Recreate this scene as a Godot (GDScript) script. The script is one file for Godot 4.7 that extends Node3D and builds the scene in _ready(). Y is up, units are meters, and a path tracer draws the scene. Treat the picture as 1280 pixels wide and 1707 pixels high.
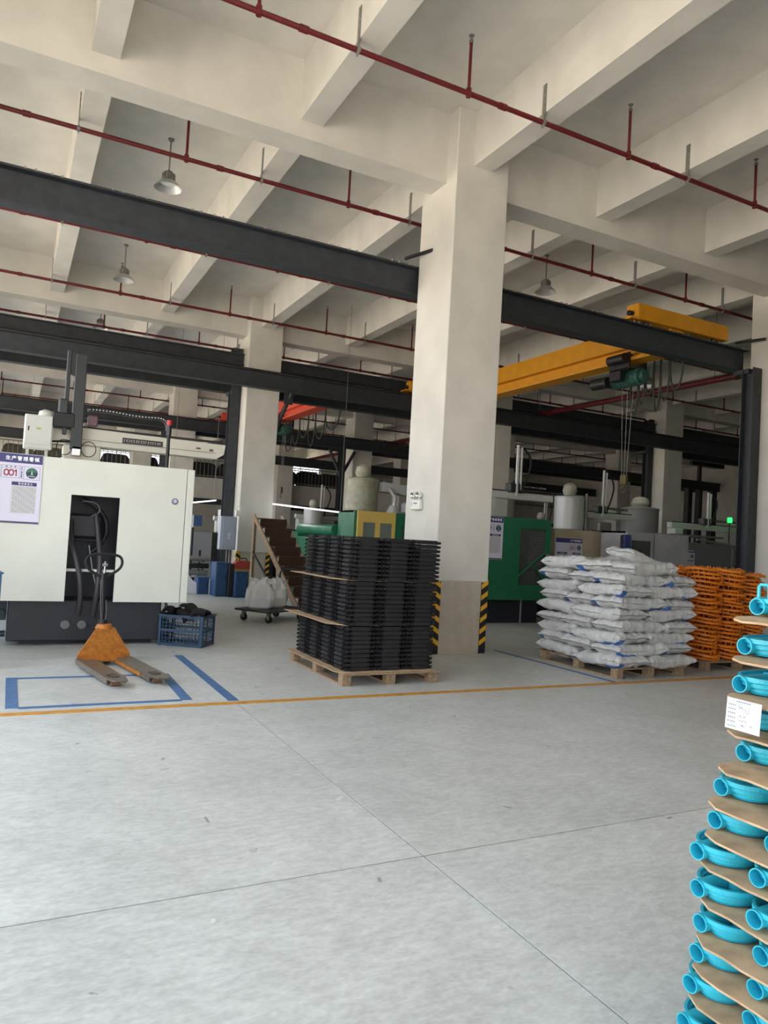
extends Node3D

const EXPOSURE := 2.25

func _ready() -> void:
	# camera, sky, sun, exposure
	var cam := Camera3D.new()
	cam.name = "camera"
	add_child(cam)
	cam.position = Vector3(0, 1.6, 0)
	cam.rotation_degrees = Vector3(2.12485, -27.00838, 3.23736)
	cam.fov = 69.99
	cam.near = 0.05
	cam.far = 400.0
	cam.current = true
	var we := WorldEnvironment.new()
	we.name = "world"
	add_child(we)
	var env := Environment.new()
	we.environment = env
	env.background_mode = Environment.BG_SKY
	var sky := Sky.new()
	var sm := ProceduralSkyMaterial.new()
	sm.sky_top_color = rgb(196, 207, 220)
	sm.sky_horizon_color = rgb(232, 234, 234)
	sm.ground_horizon_color = rgb(200, 196, 188)
	sm.ground_bottom_color = rgb(150, 146, 140)
	sm.sky_energy_multiplier = 1.5
	sky.sky_material = sm
	env.sky = sky
	env.tonemap_mode = Environment.TONE_MAPPER_LINEAR
	env.tonemap_exposure = EXPOSURE
	env.sdfgi_enabled = true
	env.ssao_enabled = true
	env.ssil_enabled = true
	var sun := DirectionalLight3D.new()
	sun.name = "sun"
	add_child(sun)
	sun.rotation_degrees = Vector3(-58, 100, 0)
	sun.light_energy = 5.0
	sun.light_color = Color(1.0, 0.95, 0.87)
	sun.light_angular_distance = 0.6
	sun.shadow_enabled = true

	make_materials()
	# ground outside and the shell
	var yd := struct("yard")
	var g := MB.new()
	g.span(Vector3(-140, -0.4, 120), Vector3(140, -0.26, -140))
	part(yd, "yard_paving", g, worn("yard", rgb(198, 192, 182), 0.9, 0.0, noise_tex(140, 0.02, 0.8, 1.0), 0.1))
	build_floor()
	build_ceiling()
	var left := [[-49.0, -40.9, 0.9, 5.8], [-39.1, -30.7, 0.9, 5.8], [-28.9, -20.5, 0.9, 6.0], [-18.7, -10.3, 0.9, 6.5], [-8.5, -0.1, 0.0, 6.5], [1.6, 4.8, 0.0, 6.5]]
	wall("wall_left", false, -2.58, 0.3, -50.0, 5.2, left)
	for k in 4:
		window_in(false, -2.58, left[k], false)
	var near := [[-1.2, 3.4, 0.0, 5.0]]
	wall("wall_near", true, 5.3, 0.3, -2.7, 37.4, near)
	wall("wall_right", false, 37.5, 0.3, -50.0, 5.4, [])
	var far := [[4.0, 9.5, 4.6, 7.1], [15.5, 20.0, 4.6, 7.0]]
	wall("wall_far", true, -50.0, 0.3, -2.7, 37.4, far)
	for q in far:
		window_in(true, -50.0, q, true)
	# floor markings
	var ylw := worn("line_yellow", rgb(226, 160, 62), 0.6, 0.0, noise_tex(150, 0.03, 0.82, 1.0), 1.2)
	var blu := worn("line_blue", rgb(84, 124, 176), 0.6, 0.0, noise_tex(151, 0.03, 0.8, 1.0), 1.2)
	stripe("yellow_line", "long yellow line painted across the whole floor", Vector3(-2.3, 0, -6.72), Vector3(16, 0, -6.66), 0.1, ylw)
	stripe("blue_line", "short blue line beside the crate, reaching the yellow line", Vector3(1.99, 0, -9.35), Vector3(1.99, 0, -6.8), 0.1, blu)
	stripe("blue_line", "left side of the blue rectangle around the pallet truck", Vector3(0.12, 0, -8.25), Vector3(0.12, 0, -6.92), 0.1, blu)
	stripe("blue_line", "right side of the blue rectangle around the pallet truck", Vector3(1.6, 0, -8.2), Vector3(1.58, 0, -6.92), 0.1, blu)
	stripe("blue_line", "near side of the blue rectangle, along the yellow line", Vector3(0.17, 0, -6.92), Vector3(1.53, 0, -6.92), 0.07, blu)
	stripe("blue_line", "far side of the blue rectangle, under the truck's forks", Vector3(0.17, 0, -8.2), Vector3(1.55, 0, -8.16), 0.07, blu)
	stripe("blue_line", "dark blue line left of the sack pallet", Vector3(6.72, 0, -9.2), Vector3(6.76, 0, -6.75), 0.06, blu)
	overhead()
	# things on the floor, largest first
	main_machine()
	machines()
	tile_stack()
	sack_stack()
	orange_stack()
	tray_stack()
	pallet_jack()
	crates()
	cart_and_sacks()
	steps_unit()
	second_column_things()
	mezzanine()
	emergency_light(Vector3(5.42, 2.2, -9.5), "white twin-head emergency light on the big column")


# ------------------------------------------------------------------ mesh builder
class MB:
	var v := PackedVector3Array()
	var n := PackedVector3Array()
	var t := PackedVector2Array()
	var x := Transform3D.IDENTITY
	func tri(a: Vector3, b: Vector3, c: Vector3, na: Vector3, nb: Vector3, nc: Vector3, ta := Vector2.ZERO, tb := Vector2.RIGHT, tc := Vector2.ONE) -> void:
		var g := (b - a).cross(c - a)
		if g.length_squared() < 1e-16:
			return
		var order := [a, b, c, na, nb, nc, ta, tb, tc]
		if g.dot(na + nb + nc) > 0.0:
			order = [a, c, b, na, nc, nb, ta, tc, tb]
		for i in 3:
			v.push_back(x * (order[i] as Vector3))
			n.push_back((x.basis * (order[i + 3] as Vector3)).normalized())
			t.push_back(order[i + 6])
	func quad(a: Vector3, b: Vector3, c: Vector3, d: Vector3, toward: Vector3) -> void:
		# a,b,c,d round the face: uv (0,1) (1,1) (1,0) (0,0)
		tri(a, b, c, toward, toward, toward, Vector2(0, 1), Vector2(1, 1), Vector2(1, 0))
		tri(a, c, d, toward, toward, toward, Vector2(0, 1), Vector2(1, 0), Vector2(0, 0))
	func face(pts: Array, toward: Vector3) -> void:
		for i in range(1, pts.size() - 1):
			tri(pts[0], pts[i], pts[i + 1], toward, toward, toward)
	func box(c: Vector3, s: Vector3, b := Basis.IDENTITY) -> MB:
		var h := s * 0.5
		for ax in 3:
			for sg in [-1.0, 1.0]:
				var u := (ax + 1) % 3
				var w := (ax + 2) % 3
				var pts := []
				for k in [[-1, -1], [1, -1], [1, 1], [-1, 1]]:
					var p := Vector3.ZERO
					p[ax] = sg * h[ax]
					p[u] = k[0] * h[u]
					p[w] = k[1] * h[w]
					pts.append(c + b * p)
				var nn := Vector3.ZERO
				nn[ax] = sg
				quad(pts[0], pts[1], pts[2], pts[3], b * nn)
		return self
	func span(a: Vector3, b: Vector3) -> MB:
		return box((a + b) * 0.5, (b - a).abs())
	func cham(c: Vector3, s: Vector3, r: float, b := Basis.IDENTITY) -> MB:
		# box with chamfered edges
		var h := s * 0.5
		r = min(r, min(h.x, min(h.y, h.z)) * 0.95)
		var P := func(sg: Vector3, ax: int) -> Vector3:
			var p := Vector3(sg.x * (h.x - r), sg.y * (h.y - r), sg.z * (h.z - r))
			p[ax] = sg[ax] * h[ax]
			return c + b * p
		for ax in 3:
			var u := (ax + 1) % 3
			var w := (ax + 2) % 3
			for sg in [-1.0, 1.0]:
				var pts := []
				for k in [[-1, -1], [1, -1], [1, 1], [-1, 1]]:
					var q := Vector3.ZERO
					q[ax] = sg
					q[u] = k[0]
					q[w] = k[1]
					pts.append(P.call(q, ax))
				var nn := Vector3.ZERO
				nn[ax] = sg
				quad(pts[0], pts[1], pts[2], pts[3], b * nn)
			for su in [-1.0, 1.0]:
				for sw in [-1.0, 1.0]:
					var q0 := Vector3.ZERO
					q0[u] = su
					q0[w] = sw
					var q1 := q0
					q0[ax] = -1.0
					q1[ax] = 1.0
					var nn2 := Vector3.ZERO
					nn2[u] = su
					nn2[w] = sw
					quad(P.call(q0, u), P.call(q1, u), P.call(q1, w), P.call(q0, w), b * nn2.normalized())
		for sx in [-1.0, 1.0]:
			for sy in [-1.0, 1.0]:
				for sz in [-1.0, 1.0]:
					var q := Vector3(sx, sy, sz)
					var nn3 := (b * q).normalized()
					tri(P.call(q, 0), P.call(q, 1), P.call(q, 2), nn3, nn3, nn3)
		return self
	func cyl(a: Vector3, b: Vector3, r0: float, r1 := -1.0, seg := 12, cap := true) -> MB:
		if r1 < 0.0:
			r1 = r0
		var d := (b - a).normalized()
		var u := d.cross(Vector3.UP if absf(d.y) < 0.9 else Vector3.RIGHT).normalized()
		var w := d.cross(u)
		for i in seg:
			var a0 := TAU * i / seg
			var a1 := TAU * (i + 1) / seg
			var e0 := u * cos(a0) + w * sin(a0)
			var e1 := u * cos(a1) + w * sin(a1)
			var s0 := Vector2(float(i) / seg, 0)
			var s1 := Vector2(float(i + 1) / seg, 0)
			tri(a + e0 * r0, a + e1 * r0, b + e1 * r1, e0, e1, e1, s0 + Vector2(0, 1), s1 + Vector2(0, 1), s1)
			tri(a + e0 * r0, b + e1 * r1, b + e0 * r1, e0, e1, e0, s0 + Vector2(0, 1), s1, s0)
			if cap:
				tri(a, a + e0 * r0, a + e1 * r0, -d, -d, -d)
				tri(b, b + e0 * r1, b + e1 * r1, d, d, d)
		return self
	func ring(a: Vector3, b: Vector3, ro: float, ri: float, seg := 20) -> MB:
		# hollow pipe with both lips
		cyl(a, b, ro, ro, seg, false)
		var d := (b - a).normalized()
		var u := d.cross(Vector3.UP if absf(d.y) < 0.9 else Vector3.RIGHT).normalized()
		var w := d.cross(u)
		for i in seg:
			var a0 := TAU * i / seg
			var a1 := TAU * (i + 1) / seg
			var e0 := u * cos(a0) + w * sin(a0)
			var e1 := u * cos(a1) + w * sin(a1)
			tri(a + e0 * ri, a + e1 * ri, b + e1 * ri, -e0, -e1, -e1)
			tri(a + e0 * ri, b + e1 * ri, b + e0 * ri, -e0, -e1, -e0)
			quad(a + e0 * ri, a + e1 * ri, a + e1 * ro, a + e0 * ro, -d)
			quad(b + e0 * ri, b + e1 * ri, b + e1 * ro, b + e0 * ro, d)
		return self
	func tube(pts: Array, r: float, seg := 8, closed := false) -> MB:
		var rings := []
		var nrm := []
		var m := pts.size()
		var up := Vector3.ZERO
		for i in m:
			var p: Vector3 = pts[i]
			var q0: Vector3 = pts[(i - 1 + m) % m] if (i > 0 or closed) else p
			var q1: Vector3 = pts[(i + 1) % m] if (i < m - 1 or closed) else p
			var d := (q1 - q0).normalized()
			if up == Vector3.ZERO:
				up = d.cross(Vector3.UP if absf(d.y) < 0.9 else Vector3.RIGHT).normalized()
			up = (up - d * up.dot(d)).normalized()
			var w := d.cross(up)
			var ra := []
			var na := []
			for k in seg:
				var a := TAU * k / seg
				var e := up * cos(a) + w * sin(a)
				ra.append(p + e * r)
				na.append(e)
			rings.append(ra)
			nrm.append(na)
		for i in (m if closed else m - 1):
			var j := (i + 1) % m
			for k in seg:
				var k2 := (k + 1) % seg
				tri(rings[i][k], rings[i][k2], rings[j][k2], nrm[i][k], nrm[i][k2], nrm[j][k2])
				tri(rings[i][k], rings[j][k2], rings[j][k], nrm[i][k], nrm[j][k2], nrm[j][k])
		if not closed:
			var d0: Vector3 = ((pts[0] as Vector3) - (pts[1] as Vector3)).normalized()
			var d1: Vector3 = ((pts[m - 1] as Vector3) - (pts[m - 2] as Vector3)).normalized()
			face(rings[0], d0)
			face(rings[m - 1], d1)
		return self
	func lathe(o: Vector3, prof: Array, seg := 20, b := Basis.IDENTITY) -> MB:
		# profile of Vector2(radius, height) along b.y
		for i in prof.size() - 1:
			var p: Vector2 = prof[i]
			var q: Vector2 = prof[i + 1]
			var nn := Vector2(q.y - p.y, p.x - q.x).normalized()
			for k in seg:
				var a0 := TAU * k / seg
				var a1 := TAU * (k + 1) / seg
				var e0 := Vector3(cos(a0), 0, sin(a0))
				var e1 := Vector3(cos(a1), 0, sin(a1))
				var n0 := b * (e0 * nn.x + Vector3.UP * nn.y)
				var n1 := b * (e1 * nn.x + Vector3.UP * nn.y)
				var A := o + b * (e0 * p.x + Vector3.UP * p.y)
				var B := o + b * (e1 * p.x + Vector3.UP * p.y)
				var Cc := o + b * (e1 * q.x + Vector3.UP * q.y)
				var D := o + b * (e0 * q.x + Vector3.UP * q.y)
				tri(A, B, Cc, n0, n1, n1)
				tri(A, Cc, D, n0, n1, n0)
		return self
	func prism(poly: Array, o: Vector3, ux: Vector3, uy: Vector3, depth: Vector3) -> MB:
		var pp := PackedVector2Array()
		for q in poly:
			pp.push_back(q)
		var ids := Geometry2D.triangulate_polygon(pp)
		var dn := depth.normalized()
		var area := 0.0
		for i in pp.size():
			var q0 := pp[i]
			var q1 := pp[(i + 1) % pp.size()]
			area += q0.x * q1.y - q1.x * q0.y
		for i in range(0, ids.size(), 3):
			var q := []
			for k in 3:
				q.append(o + ux * pp[ids[i + k]].x + uy * pp[ids[i + k]].y)
			tri(q[0], q[1], q[2], -dn, -dn, -dn)
			tri(q[0] + depth, q[1] + depth, q[2] + depth, dn, dn, dn)
		for i in pp.size():
			var q0 := pp[i]
			var q1 := pp[(i + 1) % pp.size()]
			var e := (q1 - q0)
			var out := Vector2(e.y, -e.x).normalized() * (1.0 if area > 0 else -1.0)
			var a := o + ux * q0.x + uy * q0.y
			var b := o + ux * q1.x + uy * q1.y
			quad(a, b, b + depth, a + depth, (ux * out.x + uy * out.y).normalized())
		return self
	func mesh() -> ArrayMesh:
		var arr := []
		arr.resize(Mesh.ARRAY_MAX)
		arr[Mesh.ARRAY_VERTEX] = v
		arr[Mesh.ARRAY_NORMAL] = n
		arr[Mesh.ARRAY_TEX_UV] = t
		var m := ArrayMesh.new()
		m.add_surface_from_arrays(Mesh.PRIMITIVE_TRIANGLES, arr)
		return m

# ------------------------------------------------------------------ node helpers
var used := {}
var mats := {}
var rng := RandomNumberGenerator.new()

func numbered(called: String) -> String:
	if not used.has(called):
		used[called] = 0
		return called
	used[called] += 1
	return "%s_%03d" % [called, used[called]]

func part_name(parent: Node, called: String) -> String:
	if not parent.has_node(NodePath(called)):
		return called
	var i := 1
	while parent.has_node(NodePath("%s_%03d" % [called, i])):
		i += 1
	return "%s_%03d" % [called, i]

func tag(o: Node, label: String, category: String, group := "") -> void:
	o.set_meta("label", label)
	o.set_meta("category", category)
	if group != "":
		o.set_meta("group", group)

func thing(called: String, label: String, category: String, at := Vector3.ZERO, turn := 0.0, group := "") -> Node3D:
	var o := Node3D.new()
	o.name = numbered(called)
	add_child(o)
	o.position = at
	o.rotation.y = turn
	tag(o, label, category, group)
	return o

func struct(called: String, parent: Node = null) -> Node3D:
	var o := Node3D.new()
	o.name = numbered(called)
	add_child(o)
	o.set_meta("kind", "structure")
	return o

func put(parent: Node, called: String, mesh: Mesh, mat: Material, at := Vector3.ZERO, turn := Vector3.ZERO, label := "") -> MeshInstance3D:
	var o := MeshInstance3D.new()
	o.mesh = mesh
	o.material_override = mat
	o.name = part_name(parent, called)
	parent.add_child(o)
	o.position = at
	o.rotation = turn
	if label != "":
		o.set_meta("label", label)
	return o

func part(parent: Node, called: String, mb: MB, mat: Material, label := "") -> MeshInstance3D:
	return put(parent, called, mb.mesh(), mat, Vector3.ZERO, Vector3.ZERO, label)

func single(called: String, mb: MB, mat: Material, label: String, category: String, group := "", at := Vector3.ZERO, turn := 0.0) -> MeshInstance3D:
	var o := MeshInstance3D.new()
	o.mesh = mb.mesh()
	o.material_override = mat
	o.name = numbered(called)
	add_child(o)
	o.position = at
	o.rotation.y = turn
	tag(o, label, category, group)
	return o

func copy_of(o: Node3D, called: String, label: String, at: Vector3, turn := 0.0, group := "") -> Node3D:
	var c: Node3D = o.duplicate()
	c.name = numbered(called)
	add_child(c)
	c.position = at
	c.rotation = Vector3(0, turn, 0)
	c.set_meta("label", label)
	if group != "":
		c.set_meta("group", group)
	return c

func ordinal(k: int) -> String:
	var ones := ["first", "second", "third", "fourth", "fifth", "sixth", "seventh", "eighth", "ninth", "tenth", "eleventh", "twelfth", "thirteenth", "fourteenth", "fifteenth", "sixteenth", "seventeenth", "eighteenth", "nineteenth"]
	if k < 19:
		return ones[k]
	if k == 19:
		return "twentieth"
	if k == 29:
		return "thirtieth"
	return "twenty-" + ones[k - 20]

# ------------------------------------------------------------------ materials
func rgb(r: float, g: float, b: float) -> Color:
	return Color(r / 255.0, g / 255.0, b / 255.0)

func M(key: String, c: Color, rough := 0.6, metal := 0.0) -> StandardMaterial3D:
	if mats.has(key):
		return mats[key]
	var m := StandardMaterial3D.new()
	m.albedo_color = c
	m.roughness = rough
	m.metallic = metal
	mats[key] = m
	return m

func noise_tex(sd: int, freq: float, lo: float, hi: float, octaves := 4, size := 256) -> NoiseTexture2D:
	var f := FastNoiseLite.new()
	f.seed = sd
	f.frequency = freq
	f.fractal_octaves = octaves
	var t := NoiseTexture2D.new()
	t.width = size
	t.height = size
	t.seamless = true
	t.noise = f
	var g := Gradient.new()
	g.set_color(0, Color(lo, lo, lo))
	g.set_color(1, Color(hi, hi, hi))
	t.color_ramp = g
	return t

func worn(key: String, c: Color, rough: float, metal: float, tex: Texture2D, per_metre := 1.0) -> StandardMaterial3D:
	var m := M(key, c, rough, metal)
	m.albedo_texture = tex
	m.uv1_triplanar = true
	m.uv1_world_triplanar = true
	m.uv1_scale = Vector3.ONE * per_metre
	return m

func picture(key: String, img: Image, rough := 0.5) -> StandardMaterial3D:
	var m := M(key, Color.WHITE, rough)
	img.generate_mipmaps()
	m.albedo_texture = ImageTexture.create_from_image(img)
	return m

# ------------------------------------------------------------------ drawing on images
func stroke(img: Image, a: Vector2, b: Vector2, w: float, c: Color) -> void:
	var steps := int(a.distance_to(b) / max(1.0, w * 0.3)) + 1
	for i in steps + 1:
		var p := a.lerp(b, float(i) / steps)
		img.fill_rect(Rect2i(int(p.x - w * 0.5), int(p.y - w * 0.5), int(max(1.0, w)), int(max(1.0, w))), c)

func glyph(img: Image, strokes: Array, o: Vector2, s: float, w: float, c: Color) -> void:
	for line in strokes:
		for i in range(0, line.size() - 2, 2):
			stroke(img, o + Vector2(line[i], line[i + 1]) * s / 10.0, o + Vector2(line[i + 2], line[i + 3]) * s / 10.0, w, c)

const GLYPHS := {
	"sheng": [[2.5, 1, 1, 4], [2, 3, 9, 3], [1.5, 6, 8.5, 6], [0.5, 9.3, 9.5, 9.3], [5, 0.5, 5, 9.3]],
	"chan": [[5, 0, 5.3, 1.3], [1, 2, 9, 2], [3, 2.5, 3.6, 4], [7, 2.5, 6.2, 4], [1.5, 4.6, 9, 4.6], [1.6, 4.6, 1.4, 7, 0.3, 9.8]],
	"guan": [[2, 0.3, 1, 2.4], [1.6, 1.3, 4.5, 1.3], [3, 1.5, 3.6, 2.5], [6, 0.3, 5, 2.4], [5.6, 1.3, 9.4, 1.3], [7.3, 1.5, 7.9, 2.5], [5, 2.8, 5, 3.8], [0.8, 4.9, 0.8, 3.8, 9.2, 3.8, 9, 4.9], [2.6, 5.2, 7.5, 5.2, 7.5, 6.8, 2.6, 6.8], [2.6, 5, 2.6, 9.8], [2.6, 8, 8, 8, 8, 9.7, 2.6, 9.7]],
	"li": [[0.5, 1.5, 3.8, 1.5], [0.6, 4.6, 3.6, 4.6], [0.3, 8.6, 3.9, 7.8], [2.1, 1.5, 2.1, 8.2], [5, 1, 9, 1, 9, 5, 5, 5, 5, 1], [5, 3, 9, 3], [7, 1, 7, 9.4], [4.8, 7, 9.2, 7], [4.3, 9.4, 9.8, 9.4]],
	"kan": [[8, 0.3, 2, 1], [1.5, 2.4, 8.5, 2.4], [0.5, 3.9, 9.5, 3.9], [4.8, 0.8, 3, 5, 0.5, 7.5], [3.2, 5.2, 3.2, 9.8], [3.2, 5.2, 8, 5.2, 8, 9.8, 3.2, 9.8], [3.2, 6.7, 8, 6.7], [3.2, 8.2, 8, 8.2]],
	"ban": [[0.3, 2.7, 4.2, 2.7], [2.2, 0.3, 2.2, 9.8], [2.2, 3, 0.3, 7], [2.4, 3.6, 4, 5.6], [9, 0.6, 5.2, 1.3], [5.3, 1.3, 5.2, 6, 4.2, 9.6], [5.3, 3.7, 8.8, 3.7, 7.8, 6.5, 4.8, 9.7], [5.8, 4.6, 9.8, 9.6]],
	"ji": [[0.3, 2.7, 4.2, 2.7], [2.2, 0.3, 2.2, 9.8], [2.2, 3, 0.3, 7], [2.4, 3.6, 4, 5.6], [5.2, 1, 5.2, 6, 4, 9.6], [5.2, 1, 8, 1, 8, 8.8, 9.6, 8.8, 9.6, 7.5]],
	"tai": [[4.5, 0.4, 2, 3.6, 8, 3.2], [6.5, 1.8, 8.6, 4], [2.2, 5.3, 7.8, 5.3, 7.8, 9.6, 2.2, 9.6, 2.2, 5.3]],
	"hao": [[2.5, 0.5, 7.5, 0.5, 7.5, 3, 2.5, 3, 2.5, 0.5], [0.6, 4.5, 9.4, 4.5], [3.6, 4.5, 3.2, 6.4, 7.6, 6.4, 7.2, 9.4, 5.6, 9.2]],
	"0": [[5, 0.3, 3.2, 0.8, 2, 2.6, 1.7, 5, 2, 7.4, 3.2, 9.2, 5, 9.7, 6.8, 9.2, 8, 7.4, 8.3, 5, 8, 2.6, 6.8, 0.8, 5, 0.3]],
	"1": [[2.8, 2.2, 5.2, 0.4, 5.2, 9.7]],
}

func board_image() -> Image:
	# production board: 0.92 m wide, 0.86 m tall
	var w := 920
	var h := 860
	var img := Image.create(w, h, false, Image.FORMAT_RGB8)
	var paper := rgb(226, 221, 240)
	var navy := rgb(62, 62, 122)
	var grey := rgb(128, 124, 150)
	img.fill(paper)
	img.fill_rect(Rect2i(0, 0, w, 112), navy)
	var names := ["sheng", "chan", "guan", "li", "kan", "ban"]
	for i in 6:
		glyph(img, GLYPHS[names[i]], Vector2(505 + i * 65, 28), 52, 7, Color.WHITE)
	# boxes round the number
	for r in [[340, 150, 120, 150], [470, 150, 200, 30], [470, 180, 200, 120], [670, 150, 46, 150], [716, 150, 180, 160]]:
		var q := Rect2(r[0], r[1], r[2], r[3])
		var e := [q.position, q.position + Vector2(q.size.x, 0), q.end, q.position + Vector2(0, q.size.y)]
		for k in 4:
			stroke(img, e[k], e[(k + 1) % 4], 4, grey)
	glyph(img, GLYPHS["ji"], Vector2(512, 154), 22, 3, navy)
	glyph(img, GLYPHS["tai"], Vector2(560, 154), 22, 3, navy)
	glyph(img, GLYPHS["hao"], Vector2(606, 154), 22, 3, navy)
	glyph(img, GLYPHS["0"], Vector2(486, 200), 74, 13, rgb(150, 40, 60))
	glyph(img, GLYPHS["0"], Vector2(540, 200), 74, 13, rgb(150, 40, 60))
	glyph(img, GLYPHS["1"], Vector2(594, 200), 74, 13, rgb(150, 40, 60))
	for k in 5:
		glyph(img, GLYPHS[names[k]], Vector2(682, 160 + k * 27), 20, 3, navy)
	# round emblem: green upper part, dark lower part, pale figure
	for yy in range(-66, 67):
		for xx in range(-66, 67):
			var rr := Vector2(xx, yy).length()
			if rr < 66:
				var c := rgb(58, 122, 96) if yy < -20 - 12 * cos(xx * 0.08) else rgb(48, 52, 78)
				if absf(xx) < 9 + yy * 0.1 and yy > -30 and yy < 22:
					c = rgb(150, 214, 160)
				if rr > 60:
					c = rgb(40, 46, 66)
				img.set_pixel(806 + xx, 228 + yy, c)
	for k in 4:
		img.fill_rect(Rect2i(768 + k * 20, 262, 13, 12), rgb(226, 228, 236))
	# two sheets with dark headings
	for q in [[60, 340], [590, 280]]:
		var x0: int = q[0]
		var ww: int = q[1]
		img.fill_rect(Rect2i(x0, 345, ww, 44), navy.darkened(0.15))
		for k in 5:
			glyph(img, GLYPHS[names[(k + 2) % 6]], Vector2(x0 + ww * 0.26 + k * 34, 354), 26, 3, paper)
		img.fill_rect(Rect2i(x0, 395, ww, 340), rgb(206, 204, 208))
		for rowi in 16:
			var yy := 408 + rowi * 20
			stroke(img, Vector2(x0 + 14, yy), Vector2(x0 + ww - 14, yy), 2, rgb(170, 168, 172))
			for k in 9:
				if (k * 7 + rowi * 5) % 4 != 0:
					img.fill_rect(Rect2i(x0 + 20 + k * int(ww / 9.6), yy + 6, int(ww / 14.0), 6), rgb(160, 158, 164))
	img.fill_rect(Rect2i(0, 836, w, 24), rgb(74, 72, 100))
	return img

func slip_image() -> Image:
	var img := Image.create(420, 320, false, Image.FORMAT_RGB8)
	img.fill(rgb(222, 223, 228))
	var ink := rgb(96, 100, 120)
	for k in 6:
		stroke(img, Vector2(14, 46 + k * 44), Vector2(406, 46 + k * 44), 2, rgb(190, 192, 204))
	stroke(img, Vector2(130, 46), Vector2(130, 266), 2, rgb(190, 192, 204))
	for q in [[14, 14], [406, 14]]:
		stroke(img, Vector2(q[0], 14), Vector2(q[0], 306), 2, rgb(170, 172, 186))
	for k in 8:
		img.fill_rect(Rect2i(120 + k * 22, 18, 15, 14), ink)
	for k in 5:
		for j in 4:
			img.fill_rect(Rect2i(26 + j * 24, 60 + k * 44, 16, 14), ink.lightened(0.1 * (j % 2)))
	# handwriting
	var pen := rgb(40, 44, 70)
	var hand := [[150, 90, 160, 70, 172, 92, 186, 74, 196, 92, 215, 88], [236, 70, 236, 120, 246, 128], [276, 72, 272, 124, 262, 130], [150, 170, 190, 166, 180, 182], [220, 160, 224, 178, 240, 160], [160, 212, 196, 218, 226, 208, 262, 220], [180, 262, 220, 256, 204, 270, 250, 266], [300, 255, 320, 240, 318, 268]]
	for l in hand:
		for i in range(0, l.size() - 2, 2):
			stroke(img, Vector2(l[i], l[i + 1]), Vector2(l[i + 2], l[i + 3]), 4, pen)
	for j in 7:
		img.fill_rect(Rect2i(20 + j * 17, 282, 12, 12), ink)
	return img

func plate_image() -> Image:
	var img := Image.create(512, 64, false, Image.FORMAT_RGB8)
	img.fill(rgb(46, 44, 46))
	var c := rgb(196, 190, 186)
	for k in 16:
		var w := 14 + (k * 5) % 9
		img.fill_rect(Rect2i(18 + k * 30, 18, w, 8), c)
		img.fill_rect(Rect2i(18 + k * 30, 40, w, 6), c)
		img.fill_rect(Rect2i(18 + k * 30 + (k % 3) * 5, 18, 6, 28), c)
	return img

func concrete_image() -> Image:
	var s := 1024
	var a := FastNoiseLite.new()
	a.seed = 11
	a.frequency = 0.004
	a.fractal_octaves = 4
	var b := FastNoiseLite.new()
	b.seed = 23
	b.frequency = 0.02
	b.fractal_octaves = 3
	var c2 := FastNoiseLite.new()
	c2.seed = 61
	c2.frequency = 0.1
	c2.fractal_octaves = 3
	var f := FastNoiseLite.new()
	f.seed = 37
	f.frequency = 0.35
	f.fractal_octaves = 1
	var img := Image.create(s, s, false, Image.FORMAT_RGB8)
	for y in s:
		for x in s:
			var p := a.get_noise_2d(x, y) * 0.04 + b.get_noise_2d(x * 0.8, y * 1.2) * 0.035 + c2.get_noise_2d(x * 0.6, y * 1.6) * 0.06 + f.get_noise_2d(x * 0.6, y * 1.5) * 0.035
			var g := 0.83 + p
			img.set_pixel(x, y, Color(g, g * 1.0, g * 0.985))
	rng.seed = 5
	for k in 26:
		# faint round drips
		var q := Vector2i(rng.randi_range(20, 1000), rng.randi_range(20, 1000))
		var rr := rng.randi_range(1, 4)
		for yy in range(-rr, rr + 1):
			for xx in range(-rr, rr + 1):
				if xx * xx + yy * yy < rr * rr:
					var o := img.get_pixel(q.x + xx, q.y + yy)
					img.set_pixel(q.x + xx, q.y + yy, o.darkened(0.09))
	for k in 50:
		# small scuffs, pale chips and dark drips
		var p := Vector2(rng.randf() * 980 + 20, rng.randf() * 980 + 20)
		var dk := rng.randf() < 0.6
		var c := Color(0.6, 0.6, 0.59) if dk else Color(0.93, 0.93, 0.92)
		var d := Vector2.from_angle(rng.randf() * TAU) * rng.randf_range(1, 9)
		stroke(img, p, p + d, rng.randf_range(1, 3), c)
	return img

func sack_image(kind: int) -> Image:
	var s := 256
	var img := Image.create(s, s, false, Image.FORMAT_RGB8)
	var f := FastNoiseLite.new()
	f.seed = 90 + kind
	f.frequency = 0.03
	for y in s:
		for x in s:
			var g := 0.76 + f.get_noise_2d(x, y) * 0.06 + (0.012 if (x + y) % 4 < 2 else -0.012)
			img.set_pixel(x, y, Color(g, g * 0.995, g * 0.985))
	var blue := rgb(56, 104, 178)
	var dark := rgb(74, 76, 110)
	if kind == 1:
		img.fill_rect(Rect2i(0, 104, 70, 20), blue)
		img.fill_rect(Rect2i(0, 112, 96, 10), blue)
		img.fill_rect(Rect2i(150, 4, 100, 22), blue)
		img.fill_rect(Rect2i(130, 8, 30, 10), blue)
	elif kind == 2:
		img.fill_rect(Rect2i(40, 150, 64, 60), dark)
		img.fill_rect(Rect2i(48, 170, 20, 4), rgb(200, 204, 216))
	elif kind == 3:
		for k in 5:
			img.fill_rect(Rect2i(90 + k * 18, 168, 12, 6), rgb(84, 84, 110))
			img.fill_rect(Rect2i(92 + k * 15, 182, 10, 4), rgb(120, 118, 130))
		img.fill_rect(Rect2i(70, 166, 12, 14), rgb(190, 60, 70))
		img.fill_rect(Rect2i(150, 108, 106, 18), blue)
	return img

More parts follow.
